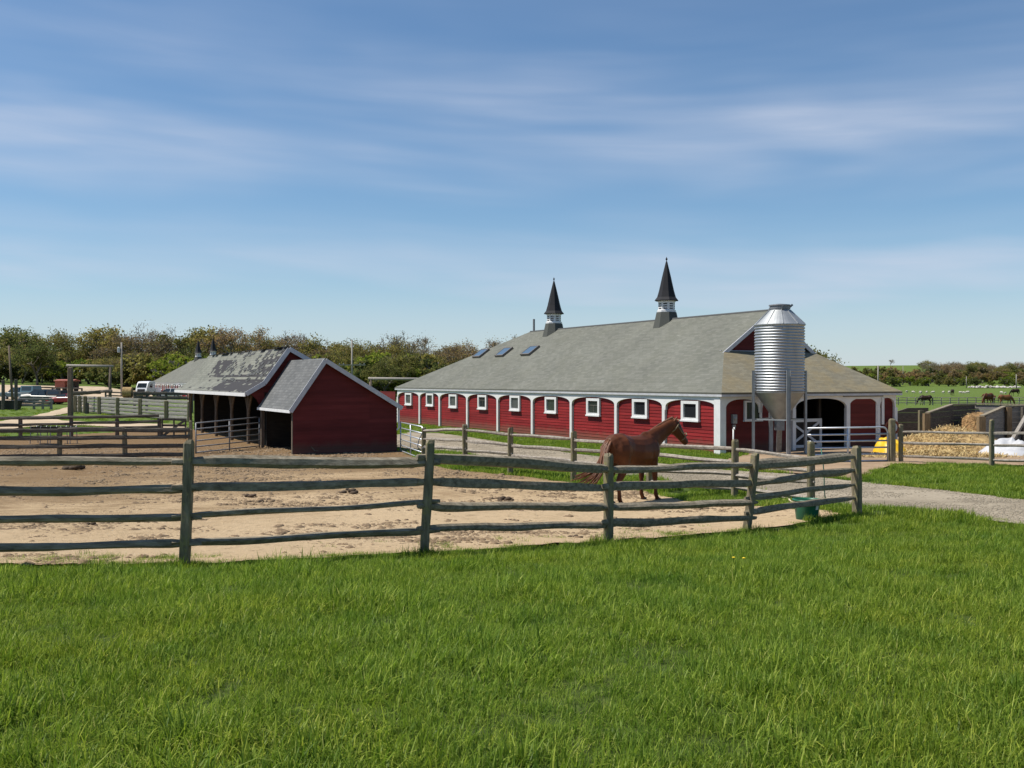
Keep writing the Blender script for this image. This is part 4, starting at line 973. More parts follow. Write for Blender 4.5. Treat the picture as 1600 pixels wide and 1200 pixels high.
def tree_proto(seed, h, spread, trunk_f, leafm, nleaf, leaf, twigs=True, shape='round', lvl=5, flat=.55):
    rg = random.Random(seed); tr, tw, cr = MB(), MB(), MB(); tips = []
    def grow(p, d, L, r, k):
        n = 3; pts = [p]; q = p; dd = d
        for i in range(n):
            dd = (dd+Vector((rg.gauss(0, .16), rg.gauss(0, .16), rg.gauss(.03, .1)))).normalized(); q = q+dd*(L/n); pts.append(q)
        rs = [max(r*(1-.45*i/n), .026) for i in range(n+1)]
        (tr if k < 2 else tw).tube(pts, rs, 6 if k < 2 else 3, cap=False)
        if k >= lvl: tips.append((q, k)); return
        if k >= lvl-2: tips.append((q, k)); tips.append((pts[2], k))
        m = rg.choice((2, 3, 3)) if k else rg.choice((3, 4))
        a0 = rg.uniform(0, 6.28)
        for i in range(m):
            az = a0+6.28*i/m+rg.gauss(0, .3); tl = rg.uniform(.45, .95) if k else rg.uniform(.35, .85)
            ax = dd.orthogonal().normalized(); ax = Matrix.Rotation(az, 3, dd) @ ax
            nd = (dd*math.cos(tl)+ax*math.sin(tl)); nd.z = nd.z*flat*1.5+.12; nd.normalize()
            grow(q if rg.random() < .75 else pts[2], nd, L*rg.uniform(.62, .86)*(spread if k == 0 else 1), r*.58, k+1)
    grow(Vector((0, 0, -.3)), Vector((rg.gauss(0, .06), rg.gauss(0, .06), 1)), h*trunk_f, h*.022, 0)
    zmax = max(q.z for q, _ in tips); f = h/zmax
    for mb in (tr, tw): mb.v = [(x*f, y*f, z*f) for x, y, z in mb.v]
    tips = [Vector(q)*f for q, _ in tips]
    per = max(3, nleaf//len(tips))
    for q in tips:
        cl = rg.uniform(.5, 1.25)*h*.055; k = per*rg.choice((0, .5, 1, 1, 1.6))
        for _ in range(int(k)):
            c = q+Vector((rg.gauss(0, cl), rg.gauss(0, cl), rg.gauss(0, cl*.7))); s = leaf*rg.uniform(.6, 1.3)
            n = Vector((rg.gauss(0, 1), rg.gauss(0, 1), rg.gauss(.4, 1))).normalized(); t = n.orthogonal().normalized(); t = Matrix.Rotation(rg.uniform(0, 6.28), 3, n) @ t; b = n.cross(t)
            cr.face([c-t*s*.5-b*s*.3, c+t*s*.5-b*s*.25, c+t*s*.4+b*s*.35, c-t*s*.4+b*s*.3])
    return tr, tw, cr
def make_tree(name, label, cat, loc, parts, leafm, scale, rz, group=None):
    o = empty(name, loc, label, cat, group, rz, scale); tr, tw, cr = parts
    for nm, me in (('trunk', tr), ('branches', tw), ('crown', cr)):
        if me is None: continue
        c = bpy.data.objects.new(nm, me); SC.collection.objects.link(c); c.parent = o
    return o
def proto_mesh(kind, *a, **k):
    tr, tw, cr = tree_proto(*a, **k); out = []
    for mb, m in ((tr, M['bark']), (tw, M['twig']), (cr, M[a[4]])):
        if not mb.f: out.append(None); continue
        me = bpy.data.meshes.new(kind); me.from_pydata(mb.v, [], mb.f); me.materials.append(m); out.append(me)
    return out
TP = {
 'olive': [proto_mesh('olive', s, 9, 1.05, .22, 'leaf_olive', 9000, .27, lvl=5) for s in (3, 14, 25)],
 'bud': [proto_mesh('bud', s, 10, 1.0, .24, 'leaf_bud', 6500, .20, lvl=6) for s in (5, 6)],
 'bare': [proto_mesh('bare', s, 10, 1.1, .24, 'leaf_bud', 2200, .15, lvl=6, flat=.75) for s in (31, 8)],
 'dull': [proto_mesh('dull', s, 9, 1.1, .2, 'leaf_dark', 9500, .27, lvl=5) for s in (9, 10)],
 'umbrella': [proto_mesh('umbrella', s, 10, 1.0, .34, 'leaf_olive', 5500, .22, lvl=5, flat=.35) for s in (41, 12)],
}
SP = {'green': [proto_mesh('green', s, 4, 1.3, .12, 'leaf_green', 5200, .26, lvl=4) for s in (51, 52)],
      'brown': [proto_mesh('brown', s, 4, 1.3, .12, 'leaf_bud', 5000, .24, lvl=4) for s in (53, 54)],
      'olive': [proto_mesh('olive', s, 4, 1.35, .12, 'leaf_olive', 5000, .26, lvl=4) for s in (55, 56)],
      'dull': [proto_mesh('dull', s, 4, 1.35, .12, 'leaf_dark', 5200, .27, lvl=4) for s in (57, 58)]}
rgt = random.Random(77)
def plant(px, D, top, kind, label, group=None, src=TP, name='tree', cat='tree', base=None):
    p = on(px, D)
    if base is not None: p.z = base
    h = EYE-(top-595)/1600*D-p.z; me = rgt.choice(src[kind]); nat = 4 if src is SP else {'olive': 9, 'dull': 9}.get(kind, 10)
    return make_tree(name, label, cat, p-Vector((0, 0, .15)), me, None, h/nat, rgt.uniform(0, 6.28), group)
# trees along the skyline that one can tell apart
HERO = [
 (18, 205, 511, 'dull', 'round dark tree at the far left end of the wooded skyline'),
 (42, 214, 514, 'bare', 'thin leafless tree poking above the wood at the left edge'),
 (84, 206, 515, 'umbrella', 'small flat-topped tree standing above the wood near the left edge'),
 (58, 176, 536, 'dull', 'dark spreading tree with leaning trunk behind the parked cars'),
 (35, 182, 540, 'olive', 'olive tree beside the dark utility pole at far left'),
 (112, 205, 524, 'umbrella', 'pale thin-crowned tree left of the open gap in the skyline'),
 (145, 204, 511, 'olive', 'olive round-topped tree above the red trailer'),
 (207, 208, 500, 'bare', 'tallest broad grey bare-branched tree above the pale utility pole'),
 (176, 200, 520, 'bud', 'brownish budding tree left of the tallest grey tree'),
 (252, 205, 511, 'bud', 'brown budding tree above the shingled shed roof, right of the tallest'),
 (283, 207, 515, 'olive', 'olive tree above the far barn spires'),
 (312, 208, 511, 'bare', 'grey twiggy tree behind the left far spire'),
 (345, 207, 514, 'olive', 'olive tree behind the right far spire'),
 (378, 207, 512, 'bud', 'rounded brown tree above the middle of the worn shed roof'),
 (408, 209, 518, 'umbrella', 'umbrella-shaped tree above the shed ridge'),
 (432, 210, 522, 'bud', 'low brown tree above the shed gable peak'),
 (462, 208, 514, 'bare', 'wispy leafless tree above the shed gable'),
 (492, 206, 524, 'olive', 'broad olive tree above the lower shed roof'),
 (515, 210, 528, 'umbrella', 'thin tree left of the pole with the crossarm'),
 (540, 206, 532, 'umbrella', 'open pale tree just left of the crossarm pole'),
 (568, 208, 531, 'umbrella', 'open umbrella tree right of the crossarm pole'),
 (612, 207, 528, 'umbrella', 'flat spreading tree with trunks showing against the sky'),
 (655, 208, 517, 'bare', 'wide leafless fan-shaped tree above the big green tree'),
 (640, 172, 545, 'olive', 'big rounded green tree in front of the wood, between shed and barn'),
 (605, 165, 560, 'olive', 'rounded green tree left of the big one between shed and barn'),
 (700, 208, 540, 'bud', 'brown twiggy tree beside the barn roof'),
 (722, 206, 530, 'bud', 'olive-brown bushy tree whose crown meets the barn roof'),
 (775, 209, 521, 'bare', 'leafless grey tree rising behind the barn roof hip'),
 (748, 209, 530, 'bare', 'low leafless tree just left of the barn roof hip'),
 (1272, 130, 543, 'olive', 'small tree top showing right of the silo behind the barn'),
]
for px, D, top, kind, lab in HERO: plant(px, D, top, kind, lab)
# the body of the wood: second row and thicket
GL = {'olive': 'olive spring tree in the dense wood behind the farm', 'bud': 'brown budding tree in the dense wood behind the farm', 'dull': 'dark green tree in the dense wood behind the farm', 'umbrella': 'thin-topped tree in the dense wood behind the farm', 'bare': 'grey leafless tree in the dense wood behind the farm'}
for i in range(54):
    px = -90+i*17+rgt.uniform(-7, 7); D = rgt.choice((188, 196, 202, 212, 220))+rgt.uniform(-4, 4)
    top = 545+rgt.uniform(-10, 14)+(8 if px > 640 else 0)
    k = rgt.choice(('olive', 'olive', 'bud', 'dull', 'umbrella', 'bud')); plant(px, D, top, k, GL[k], 'trees of the wood, '+k)
for i in range(20):
    px = -100+i*47+rgt.uniform(-16, 16); k = rgt.choice(('olive', 'bud', 'dull')); plant(px, 240+rgt.uniform(-6, 12), 540+rgt.uniform(-6, 10), k, GL[k], 'trees of the wood, '+k)
SL = {'green': 'bright yellow-green shrub at the foot of the wood', 'brown': 'reddish brown shrub at the foot of the wood', 'olive': 'olive shrub at the foot of the wood', 'dull': 'dark shrub at the foot of the wood'}
for i in range(44):
    px = 95+i*13.5+rgt.uniform(-6, 6)
    if px > 700: break
    D = rgt.uniform(178, 190) if px > 150 else rgt.uniform(186, 192); k = rgt.choice(('green', 'green', 'brown', 'olive', 'dull'))
    plant(px, D, 566+rgt.uniform(-14, 10), k, SL[k], 'shrubs at the foot of the wood, '+k, SP, 'shrub', 'shrub')
for i in range(12):
    px = -80+i*16; k = rgt.choice(('dull', 'olive', 'dull')); plant(px, 196+rgt.uniform(-3, 3), 572+rgt.uniform(-8, 6), k, SL[k], 'shrubs at the foot of the wood, '+k, SP, 'shrub', 'shrub')
# right-hand hedgerow, scrub and hill
for px, D, top, lab in ((1391, 880, 561, 'faint leafless tree standing alone on the far hill'), (1441, 760, 565, 'left one of two small trees at the end of the far scrub'), (1449, 760, 562, 'round small tree where the hill meets the far scrub')):
    plant(px, D, top, 'umbrella' if px > 1400 else 'bare', lab)
RL = {'olive': 'olive tree in the scrub on the far right hillside', 'bud': 'brown tree in the scrub on the far right hillside', 'dull': 'dark tree in the scrub on the far right hillside'}
for i in range(26):
    px = 1462+i*7+rgt.uniform(-4, 4); k = rgt.choice(('olive', 'bud', 'bud', 'dull')); plant(px, 640+rgt.uniform(-20, 30), 568+rgt.uniform(-3, 5), k, RL[k], 'trees on the right hillside, '+k)
HL = {'green': 'fresh green bush in the hedgerow beyond the far pasture', 'brown': 'brown bush in the hedgerow beyond the far pasture', 'olive': 'olive bush in the hedgerow beyond the far pasture', 'dull': 'dark bush in the hedgerow beyond the far pasture'}
def hedge(n, x0, x1, D0, D1, t0, t1, ks):
    for i in range(n):
        px = x0+(x1-x0)*i/n+rgt.uniform(-5, 5); k = rgt.choice(ks); plant(px, rgt.uniform(D0, D1), rgt.uniform(t0, t1), k, HL[k], 'bushes of the far hedgerow, '+k, SP, 'bush', 'bush')
hedge(34, 1270, 1640, 545, 560, 588, 596, ('green', 'green', 'olive', 'dull'))
hedge(30, 1270, 1640, 575, 600, 578, 588, ('green', 'olive', 'brown', 'brown'))
hedge(24, 1330, 1640, 610, 640, 573, 582, ('olive', 'brown', 'dull'))

# ------------------------------------------------------------------ horses and sheep
def bake(mb, name, vox, it, mat, parent=None, fac=.5):
    o = mb.build(name, mat); r = o.modifiers.new('r', 'REMESH'); r.mode = 'VOXEL'; r.voxel_size = vox
    s = o.modifiers.new('s', 'SMOOTH'); s.factor = fac; s.iterations = it
    dg = bpy.context.evaluated_depsgraph_get(); me = bpy.data.meshes.new_from_object(o.evaluated_get(dg)); o.modifiers.clear(); old = o.data; o.data = me; bpy.data.meshes.remove(old)
    me.polygons.foreach_set('use_smooth', [True]*len(me.polygons))
    if not me.materials: me.materials.append(mat)
    if parent is not None: o.parent = parent
    return o
def coat(name, dark, mid, lit):
    t = NT(name); n = t.noise(3.2, 4, None, .55); c = t.ramp(n, [(.3, dark), (.55, mid), (.8, lit)]); f = t.ramp(t.noise(60, 3, t.mapped((1, 1, .3))), [(.3, .85), (.7, 1.1)]); c = t.mix(1.0, c, f, 'MULTIPLY')
    t.bump(t.noise(90, 2, t.mapped((.4, 1, 1))), .08, .004); m = t.fin(c, .48, 0, .18); return m
M['chestnut'] = coat('chestnut_coat', (.06, .020, .008), (.105, .034, .013), (.165, .058, .022)); M['bay'] = coat('dark_bay_coat', (.022, .012, .009), (.035, .019, .013), (.05, .026, .017))
M['light_chestnut'] = coat('light_chestnut_coat', (.12, .05, .02), (.16, .068, .028), (.20, .088, .04)); M['mane'] = simple('reddish_hair', (.09, .032, .013), (.16, .062, .026), 14, .6, sc=(1, 1, .2)); M['black_hair'] = simple('black_hair', (.012, .01, .009), (.03, .024, .02), 10, .6)
M['hoof'] = simple('hoof_horn', (.05, .035, .025), (.10, .07, .05), 9, .6); M['halter'] = simple('halter_webbing', (.13, .10, .05), (.22, .17, .09), 9, .7)
def horse_body(pose):
    mb = MB(); T = lambda pts, **k: mb.tube([p[:3] for p in pts], [p[3] for p in pts], 14, ry=[p[4] if len(p) > 4 else p[3] for p in pts], **k)
    T([(-.86, 0, 1.14, .05, .12), (-.82, 0, 1.15, .16, .23), (-.72, 0, 1.16, .235, .295), (-.52, 0, 1.165, .27, .315), (-.27, 0, 1.10, .245, .315), (.02, 0, 1.065, .285, .335), (.25, 0, 1.06, .275, .345), (.45, 0, 1.09, .25, .36), (.60, 0, 1.10, .20, .29), (.70, 0, 1.10, .12, .19), (.73, 0, 1.10, .04, .08)])
    for y in (-.13, .13):
        T([(-.80, y*.8, 1.12, .05, .10), (-.70, y, 1.12, .15, .24), (-.55, y*1.15, 1.13, .175, .28), (-.42, y*1.1, 1.08, .13, .22), (-.34, y, 1.02, .04, .08)])
        T([(.20, y*1.1, 1.02, .04, .08), (.34, y*1.15, 1.06, .12, .20), (.50, y*1.0, 1.08, .13, .24), (.64, y*.75, 1.05, .09, .15), (.70, y*.6, 1.03, .03, .06)])
    T([(.18, 0, 1.32, .06, .07), (.36, 0, 1.38, .075, .10), (.52, 0, 1.40, .06, .08)])
    if pose == 'up':
        yaw = R(-16); piv = Vector((.5, 0, 1.2))
        def B(p, w):
            v = Vector(p[:3])-piv; v = Matrix.Rotation(yaw*w, 3, 'Z') @ v; return tuple(v+piv)+tuple(p[3:])
        neck = [B(p, w) for p, w in (((.30, 0, 1.12, .17, .30), 0), ((.52, 0, 1.225, .155, .265), .12), ((.74, 0, 1.345, .125, .215), .35), ((.94, 0, 1.465, .10, .175), .65), ((1.08, 0, 1.56, .09, .155), .9), ((1.17, 0, 1.63, .07, .12), 1))]
        def hd(x, z, c=math.cos(R(-15)), s_=math.sin(R(-15))): return (1.14+(x-1.05)*c-(z-1.73)*s_, 1.63+(x-1.05)*s_+(z-1.73)*c)
        head = [B((*[hd(p[0], p[2])[0]], 0, hd(p[0], p[2])[1], *p[3:]), 1) for p in ((1.00, 0, 1.75, .05, .06), (1.06, 0, 1.72, .09, .13), (1.15, 0, 1.655, .10, .15), (1.25, 0, 1.585, .09, .13), (1.35, 0, 1.515, .072, .10), (1.44, 0, 1.455, .064, .085), (1.51, 0, 1.415, .06, .075), (1.545, 0, 1.395, .035, .05))]
        ears = [[B((hd(p[0], p[2])[0], p[1], hd(p[0], p[2])[1], *p[3:]), 1) for p in ((1.06, s*.05, 1.79, .035, .03), (1.075, s*.062, 1.85, .030, .022), (1.09, s*.07, 1.91, .008, .006))] for s in (-1, 1)]
        loc = lambda p: Vector(B((*hd(p[0]-.09, p[2]+.09)[:1], p[1], hd(p[0]-.09, p[2]+.09)[1], 0), 1)[:3])
    else:
        neck = [(.38, 0, 1.10, .15, .27), (.58, 0, 1.12, .135, .23), (.80, 0, .98, .11, .18), (.98, 0, .78, .09, .145), (1.08, 0, .62, .075, .12)]
        head = [(1.06, 0, .66, .06, .07), (1.10, 0, .58, .09, .125), (1.14, 0, .46, .09, .125), (1.17, 0, .33, .07, .09), (1.19, 0, .2, .058, .07), (1.19, 0, .12, .05, .06), (1.19, 0, .08, .03, .03)]
        ears = [[(1.08, s*.06, .68, .035, .03), (1.12, s*.07, .76, .03, .024), (1.15, s*.075, .81, .008, .006)] for s in (-1, 1)]; loc = None
    T(neck); T(head)
    for e in ears: T(e)
    off = ((.06, -.02), (-.04, .05)) if pose == 'up' else ((.12, -.08), (-.1, .1))
    for s, df, dh in ((-1, off[0][0], off[0][1]), (1, off[1][0], off[1][1])):
        y = .15*s
        T([(.46, y*.9, 1.14, .115, .16), (.45+df*.2, y, .92, .095, .125), (.47+df*.5, y, .72, .068, .082), (.48+df*.7, y, .52, .055, .058), (.48+df*.8, y, .44, .045, .045), (.48+df, y, .28, .036, .038), (.49+df, y, .15, .046, .048), (.525+df, y, .09, .040, .042), (.55+df, y, .05, .056, .056), (.565+df, y, .0, .068, .068)])
        T([(-.56, y*.75, 1.16, .15, .22), (-.56+dh*.1, y, .98, .13, .20), (-.54+dh*.3, y*1.05, .80, .10, .15), (-.60+dh*.6, y, .64, .07, .095), (-.69+dh*.8, y, .52, .055, .068), (-.695+dh, y, .44, .046, .05), (-.675+dh, y, .28, .038, .042), (-.665+dh, y, .15, .047, .05), (-.63+dh, y, .09, .041, .043), (-.605+dh, y, .05, .058, .058), (-.59+dh, y, .0, .07, .07)])
    return mb, loc
def main_horse():
    p = gp(991, 786); h = empty('horse', p, 'chestnut horse with head raised, standing in the paddock behind the rail fence', 'horse', rz=R(46), scale=1.06)
    mb, loc = horse_body('up'); bake(mb, 'body', .017, 5, M['chestnut'], h)
    # flowing tail swung to the left
    rg = random.Random(4); t = MB()
    for i in range(46):
        sp = rg.gauss(0, 1); b = Vector((-.83, rg.gauss(0, .03), 1.30+rg.gauss(0, .02))); k = rg.uniform(.75, 1.05)
        pts = [b, b+Vector((-.10, rg.gauss(0, .03), -.10)), b+Vector((-.17+.02*sp, .04+.03*sp, -.38*k)), b+Vector((-.22+.04*sp, .10+.08*sp, -.62*k)), b+Vector((-.30+.06*sp, .26+.15*sp, -.80*k)), b+Vector((-.36+.07*sp, .42+.2*sp, -.90*k))]
        t.tube(pts, [.022, .03, .026, .02, .012, .003], 5)
    t.build('tail', M['mane'], h, sm=True)
    m = MB(); piv = Vector((.5, 0, 1.2))
    for i in range(60):
        f = i/59; a = Vector((.46, 0, 1.43)).lerp(Vector((1.13, 0, 1.755)), f); w = max(0, min(1, (a.x-.5)/.62))
        rot = lambda q: piv+Matrix.Rotation(R(-16)*w, 3, 'Z') @ (Vector(q)-piv)
        d = rg.uniform(.05, .14)
        m.tube([rot((a.x, -.02, a.z-.03)), rot((a.x-.01, .0, a.z+.012)), rot((a.x-.02, .05, a.z-.02)), rot((a.x-.01, .085, a.z-d))], [.012, .014, .012, .004], 5)
    for i in range(6):
        a = loc((1.14, rg.gauss(0, .02), 1.745)); b = loc((1.26, rg.gauss(0, .03), 1.66)); m.tube([a, b, loc((1.32, rg.gauss(0, .03), 1.58))], [.012, .012, .004], 5)
    m.build('mane', M['mane'], h, sm=True)
    hb = MB()
    def band(x, z, d, rw, rh):
        c = Vector((x, 0, z)); d = Vector(d).normalized(); u = Vector((-d.z, 0, d.x)); pts = []
        for k in range(17):
            a = 2*math.pi*k/16; pts.append(loc(tuple(c+u*rh*math.cos(a)+Vector((0, rw, 0))*math.sin(a))))
        hb.tube(pts, .013, 5, cap=False)
    band(1.50, 1.425, (.5, 0, -.28), .078, .108); band(1.21, 1.60, (.5, 0, -.2), .104, .165)
    for s in (-1, 1): hb.tube([loc((1.50, s*.078, 1.425)), loc((1.36, s*.10, 1.50)), loc((1.22, s*.104, 1.60))], .012, 5)
    hb.build('halter', M['halter'], h, sm=True)
    e = MB()
    for s in (-1, 1):
        c = loc((1.29, s*.092, 1.61)); e.lathe([(.001, -.022), (.018, -.012), (.022, 0), (.018, .012), (.001, .022)], 8, c)
    e.build('eyes', M['pane'], h, sm=True)
    hf = MB()
    for s, df, dh in ((-1, .06, -.02), (1, -.04, .05)):
        for x in (.565+df, -.59+dh): hf.lathe([(.078, -.05), (.074, .01), (.060, .065)], 12, (x, .15*s, 0))
    hf.build('hooves', M['hoof'], h)
main_horse()
def grazing_mesh():
    mb, _ = horse_body('graze'); o = bake(mb, 'body', .03, 3, M['bay']); me = o.data; bpy.data.objects.remove(o); return me
GM = grazing_mesh()
def far_horse(px, D, ang, mat, lab, scale=1.0, hair='black_hair'):
    h = empty('horse', on(px, D), lab, 'horse', rz=R(ang), scale=scale); me = GM.copy(); me.materials.clear(); me.materials.append(mat); b = bpy.data.objects.new('body', me); SC.collection.objects.link(b); b.parent = h
    t = MB(); t.tube([(-.84, 0, 1.28), (-.93, 0, 1.1), (-.93, .02, .75), (-.9, .03, .45)], [.04, .06, .065, .02], 6); t.build('tail', M[hair], h, sm=True)
    m = MB(); m.tube([(.42, 0, 1.42), (.62, .03, 1.36), (.86, .03, 1.17), (1.02, .03, .93), (1.12, .03, .74)], [.02, .05, .05, .05, .03], 6); m.build('mane', M[hair], h, sm=True)
far_horse(1446, 150, 170, M['bay'], 'dark brown horse grazing at the field fence, left of the others')
far_horse(1544, 146, 215, M['chestnut'], 'chestnut horse grazing, middle one behind the straw bunker', 1.25, 'mane')
far_horse(1571, 146, 0, M['light_chestnut'], 'light chestnut horse grazing with its head to the right', 1.1, 'mane')
far_horse(1488, 235, 80, M['bay'], 'small dark horse among the sheep in the far pasture', 1.0)
far_horse(1586, 235, 185, M['bay'], 'dark horse with its head raised left at the right edge of the pasture', 1.15)
fo = empty('foal', on(1548, 158), 'pale foal behind the middle chestnut horse', 'horse', rz=R(180), scale=.9)
mb, _ = horse_body('up'); fb = bake(mb, 'body', .05, 3, M['light_chestnut'], fo)
M['wool'] = simple('sheep_wool', (.36, .33, .28), (.50, .47, .41), 8, .95, bump=.8, bscale=30)
def sheep_mesh():
    mb = MB(); T = lambda pts: mb.tube([p[:3] for p in pts], [p[3] for p in pts], 10, ry=[p[-1] for p in pts])
    T([(-.55, 0, .58, .08, .1), (-.48, 0, .6, .22, .24), (-.2, 0, .6, .29, .29), (.15, 0, .59, .28, .28), (.4, 0, .6, .2, .22), (.48, 0, .6, .08, .1)]); T([(.38, 0, .62, .13, .15), (.55, 0, .52, .1, .12), (.66, 0, .36, .085, .1), (.72, 0, .2, .05, .06)])
    for x in (-.38, .32):
        for s in (-1, 1): T([(x, .14*s, .45, .07, .07), (x, .14*s, .2, .04, .04), (x, .14*s, 0, .045, .045)])
    o = bake(mb, 'sheep', .03, 2, M['wool']); me = o.data; bpy.data.objects.remove(o); return me
SM = sheep_mesh()
for i, (px, D) in enumerate(((1402, 318), (1417, 300), (1427, 280), (1438, 285), (1448, 282), (1458, 280), (1474, 282), (1483, 272), (1501, 275), (1506, 275), (1512, 278), (1565, 268), (1571, 268), (1439, 268))):
    o = bpy.data.objects.new('sheep', SM); SC.collection.objects.link(o); o.location = on(px, D); a = rgt.uniform(0, 6.28); o.rotation_euler = (0, 0, a); o.scale = (rgt.uniform(.75, 1.0),)*3
    tag(o, 'white sheep grazing in the far pasture on the right', 'sheep', 'sheep scattered over the far pasture')
# ------------------------------------------------------------------ vehicles
def paint(name, c, rough=.3):
    t = NT(name); k = t.ramp(t.noise(4, 3), [(.3, tuple(x*.92 for x in c)), (.7, tuple(min(1, x*1.06) for x in c))]); m = t.fin(k, rough, 0, .5); t.b.inputs['Coat Weight'].default_value = .1; t.b.inputs['Coat Roughness'].default_value = .12; return m
def vehicle(name, label, cat, px, D, ang, col, L, body, cabin, w=.9, wheels=(.19, .80), topper=None, extra=None, dz=0):
    """body: (x, z_low, z_high, half width) stations; cabin: (x0,x1 at belt, x2,x3 at roof, belt z, roof z)"""
    p = on(px, D); v = empty(name, p+Vector((0, 0, dz)), label, cat, rz=R(ang)); mb = MB(); st = []
    for x, z0, z1, hw in body:
        x = (x-.5)*L; r = .09
        st.append([(x, -hw, z0+r), (x, -hw+.03, z0), (x, hw-.03, z0), (x, hw, z0+r), (x, hw, z1-r*1.2), (x, hw-r, z1), (x, -hw+r, z1), (x, -hw, z1-r*1.2)])
    vs = [q for s in st for q in s]; n = len(st)
    fs = [(i*8+j, (i+1)*8+j, (i+1)*8+(j+1) % 8, i*8+(j+1) % 8) for i in range(n-1) for j in range(8)]+[tuple(range(8)), tuple((n-1)*8+j for j in range(7, -1, -1))]
    mb.add(vs, fs)
    x0, x1, x2, x3, zb, zr = cabin; x0, x1, x2, x3 = ((k-.5)*L for k in (x0, x1, x2, x3)); hb, hr = w-.04, w-.2
    mb.add([(x0, -hb, zb-.05), (x1, -hb, zb-.05), (x1, hb, zb-.05), (x0, hb, zb-.05), (x2, -hr, zr), (x3, -hr, zr), (x3, hr, zr), (x2, hr, zr)], [(4,5,6,7),(0,1,5,4),(1,2,6,5),(2,3,7,6),(3,0,4,7)])
    bd = mb.build('body', col, v)
    def pane(nm, A, B, C, Dd, k=.13):
        pts = [Vector(q) for q in (A, B, C, Dd)]; c = sum(pts, Vector())/4; nn = (pts[1]-pts[0]).cross(pts[2]-pts[0]).normalized(); g_ = MB(); pts = [q.lerp(c, k)+nn*.012 for q in pts]; g_.face(pts); g_.face([q-nn*.02 for q in reversed(pts)]); g_.build(nm, M['car_glass'], v)
    for s in (-1, 1):
        A, B, C, E = (x0, s*hb, zb), (x1, s*hb, zb), (x3, s*hr, zr), (x2, s*hr, zr)
        mid0 = tuple((a+b)/2 for a, b in zip(A, B)); mid1 = tuple((a+b)/2 for a, b in zip(E, C))
        for q in ((A, mid0, mid1, E), (mid0, B, C, mid1)): pane('window', *(q if s < 0 else q[::-1]), k=.1)
    pane('windscreen', (x1, -hb, zb), (x1, hb, zb), (x3, hr, zr), (x3, -hr, zr)); pane('window', (x0, hb, zb), (x0, -hb, zb), (x2, -hr, zr), (x2, hr, zr))
    if topper:
        t = MB(); a, b2, z0, z1, tm = topper; a, b2 = (a-.5)*L, (b2-.5)*L
        t.add([(a, -w+.02, z0), (b2, -w+.02, z0), (b2, w-.02, z0), (a, w-.02, z0), (a+.12, -w+.16, z1), (b2-.05, -w+.16, z1), (b2-.05, w-.16, z1), (a+.12, w-.16, z1)], [(4,5,6,7),(0,1,5,4),(1,2,6,5),(2,3,7,6),(3,0,4,7),(3,2,1,0)]); t.build('topper', tm, v)
        for s in (-1, 1):
            q = [(a+.3, s*(w-.06), z0+.15), (b2-.2, s*(w-.06), z0+.15), (b2-.25, s*(w-.125), z1-.1), (a+.32, s*(w-.125), z1-.1)]; pane('window', *(q if s < 0 else q[::-1]), k=.02)
    for f in wheels:
        for s in (-1, 1):
            x = (f-.5)*L; r = .34; wh = MB(); wh.tube([(x, s*(w-.22), r), (x, s*(w+.015), r)], r, 18); wo = wh.build('wheel', M['dark'], v)
            h = MB(); h.tube([(x, s*(w-.02), r), (x, s*(w+.035), r)], r*.6, 12); h.build('rim', M['galv_dull'], wo)
    xf = (body[-1][0]-.5)*L; zl = body[-1][1]+(body[-1][2]-body[-1][1])*.62
    for s in (-1, 1):
        h = MB(); h.box(xf-.06, xf+.015, s*(w-.2)-.13, s*(w-.2)+.13, zl-.07, zl+.08); h.build('headlight', M['lamp'], v)
    bm = MB(); bm.box(xf-.02, xf+.09, -w+.04, w-.04, body[-1][1]-.02, body[-1][1]+.16); bm.build('bumper', extra or M['galv_dull'], v)
    return v
t = NT('car_window_glass'); M['car_glass'] = t.fin((.03, .04, .045), .08, 0, .7)
M['lamp'] = simple('headlamp_lens', (.6, .6, .58), (.75, .75, .72), 5, .15)
PU = [(0, .5, .98, .86), (.02, .42, 1.02, .9), (.40, .42, 1.02, .92), (.70, .42, 1.04, .92), (.73, .42, 1.06, .92), (.96, .45, 1.0, .88), (1, .5, .92, .8)]
SU = [(0, .5, .95, .84), (.03, .42, 1.05, .9), (.3, .4, 1.06, .92), (.68, .4, 1.06, .92), (.75, .4, 1.04, .91), (.95, .42, .95, .87), (1, .48, .85, .78)]
CA = [(0, .45, .82, .8), (.04, .32, .9, .86), (.3, .3, .92, .88), (.65, .3, .9, .88), (.9, .32, .74, .84), (1, .38, .62, .72)]
vehicle('pickup_truck', 'dark green pickup truck with black topper parked behind the short grey board fence', 'pickup', 69, 120, 172, paint('dark_green_paint', (.02, .04, .04)), 5.3, PU, (.36, .74, .42, .63, 1.04, 1.62), topper=(.0, .36, 1.02, 1.60, M['dark']), extra=M['white'])
vehicle('pickup_truck', 'teal pickup truck with high camper shell at the back of the parked cars', 'pickup', 32, 131, 165, paint('teal_paint', (.045, .09, .11)), 5.2, PU, (.38, .74, .44, .64, 1.04, 1.65), topper=(.0, .38, 1.02, 1.85, paint('blue_shell_paint', (.10, .17, .20))), extra=M['white'])
vehicle('parked_car', 'dark brown estate car between the two pickups in the car park', 'car', 64, 127, 178, paint('brown_paint', (.05, .045, .035)), 4.7, SU, (.08, .76, .16, .6, 1.05, 1.62))
vehicle('parked_car', 'red sports car parked in front of the sandy lot', 'car', 103, 118, 176, paint('red_paint', (.36, .02, .03)), 4.3, CA, (.12, .72, .28, .52, .9, 1.24), w=.86)
vehicle('parked_car', 'white car at the corner of the worn shed roof', 'car', 266, 150, 172, paint('white_paint', (.75, .75, .76)), 4.4, CA, (.1, .74, .24, .56, .9, 1.4), dz=.0)
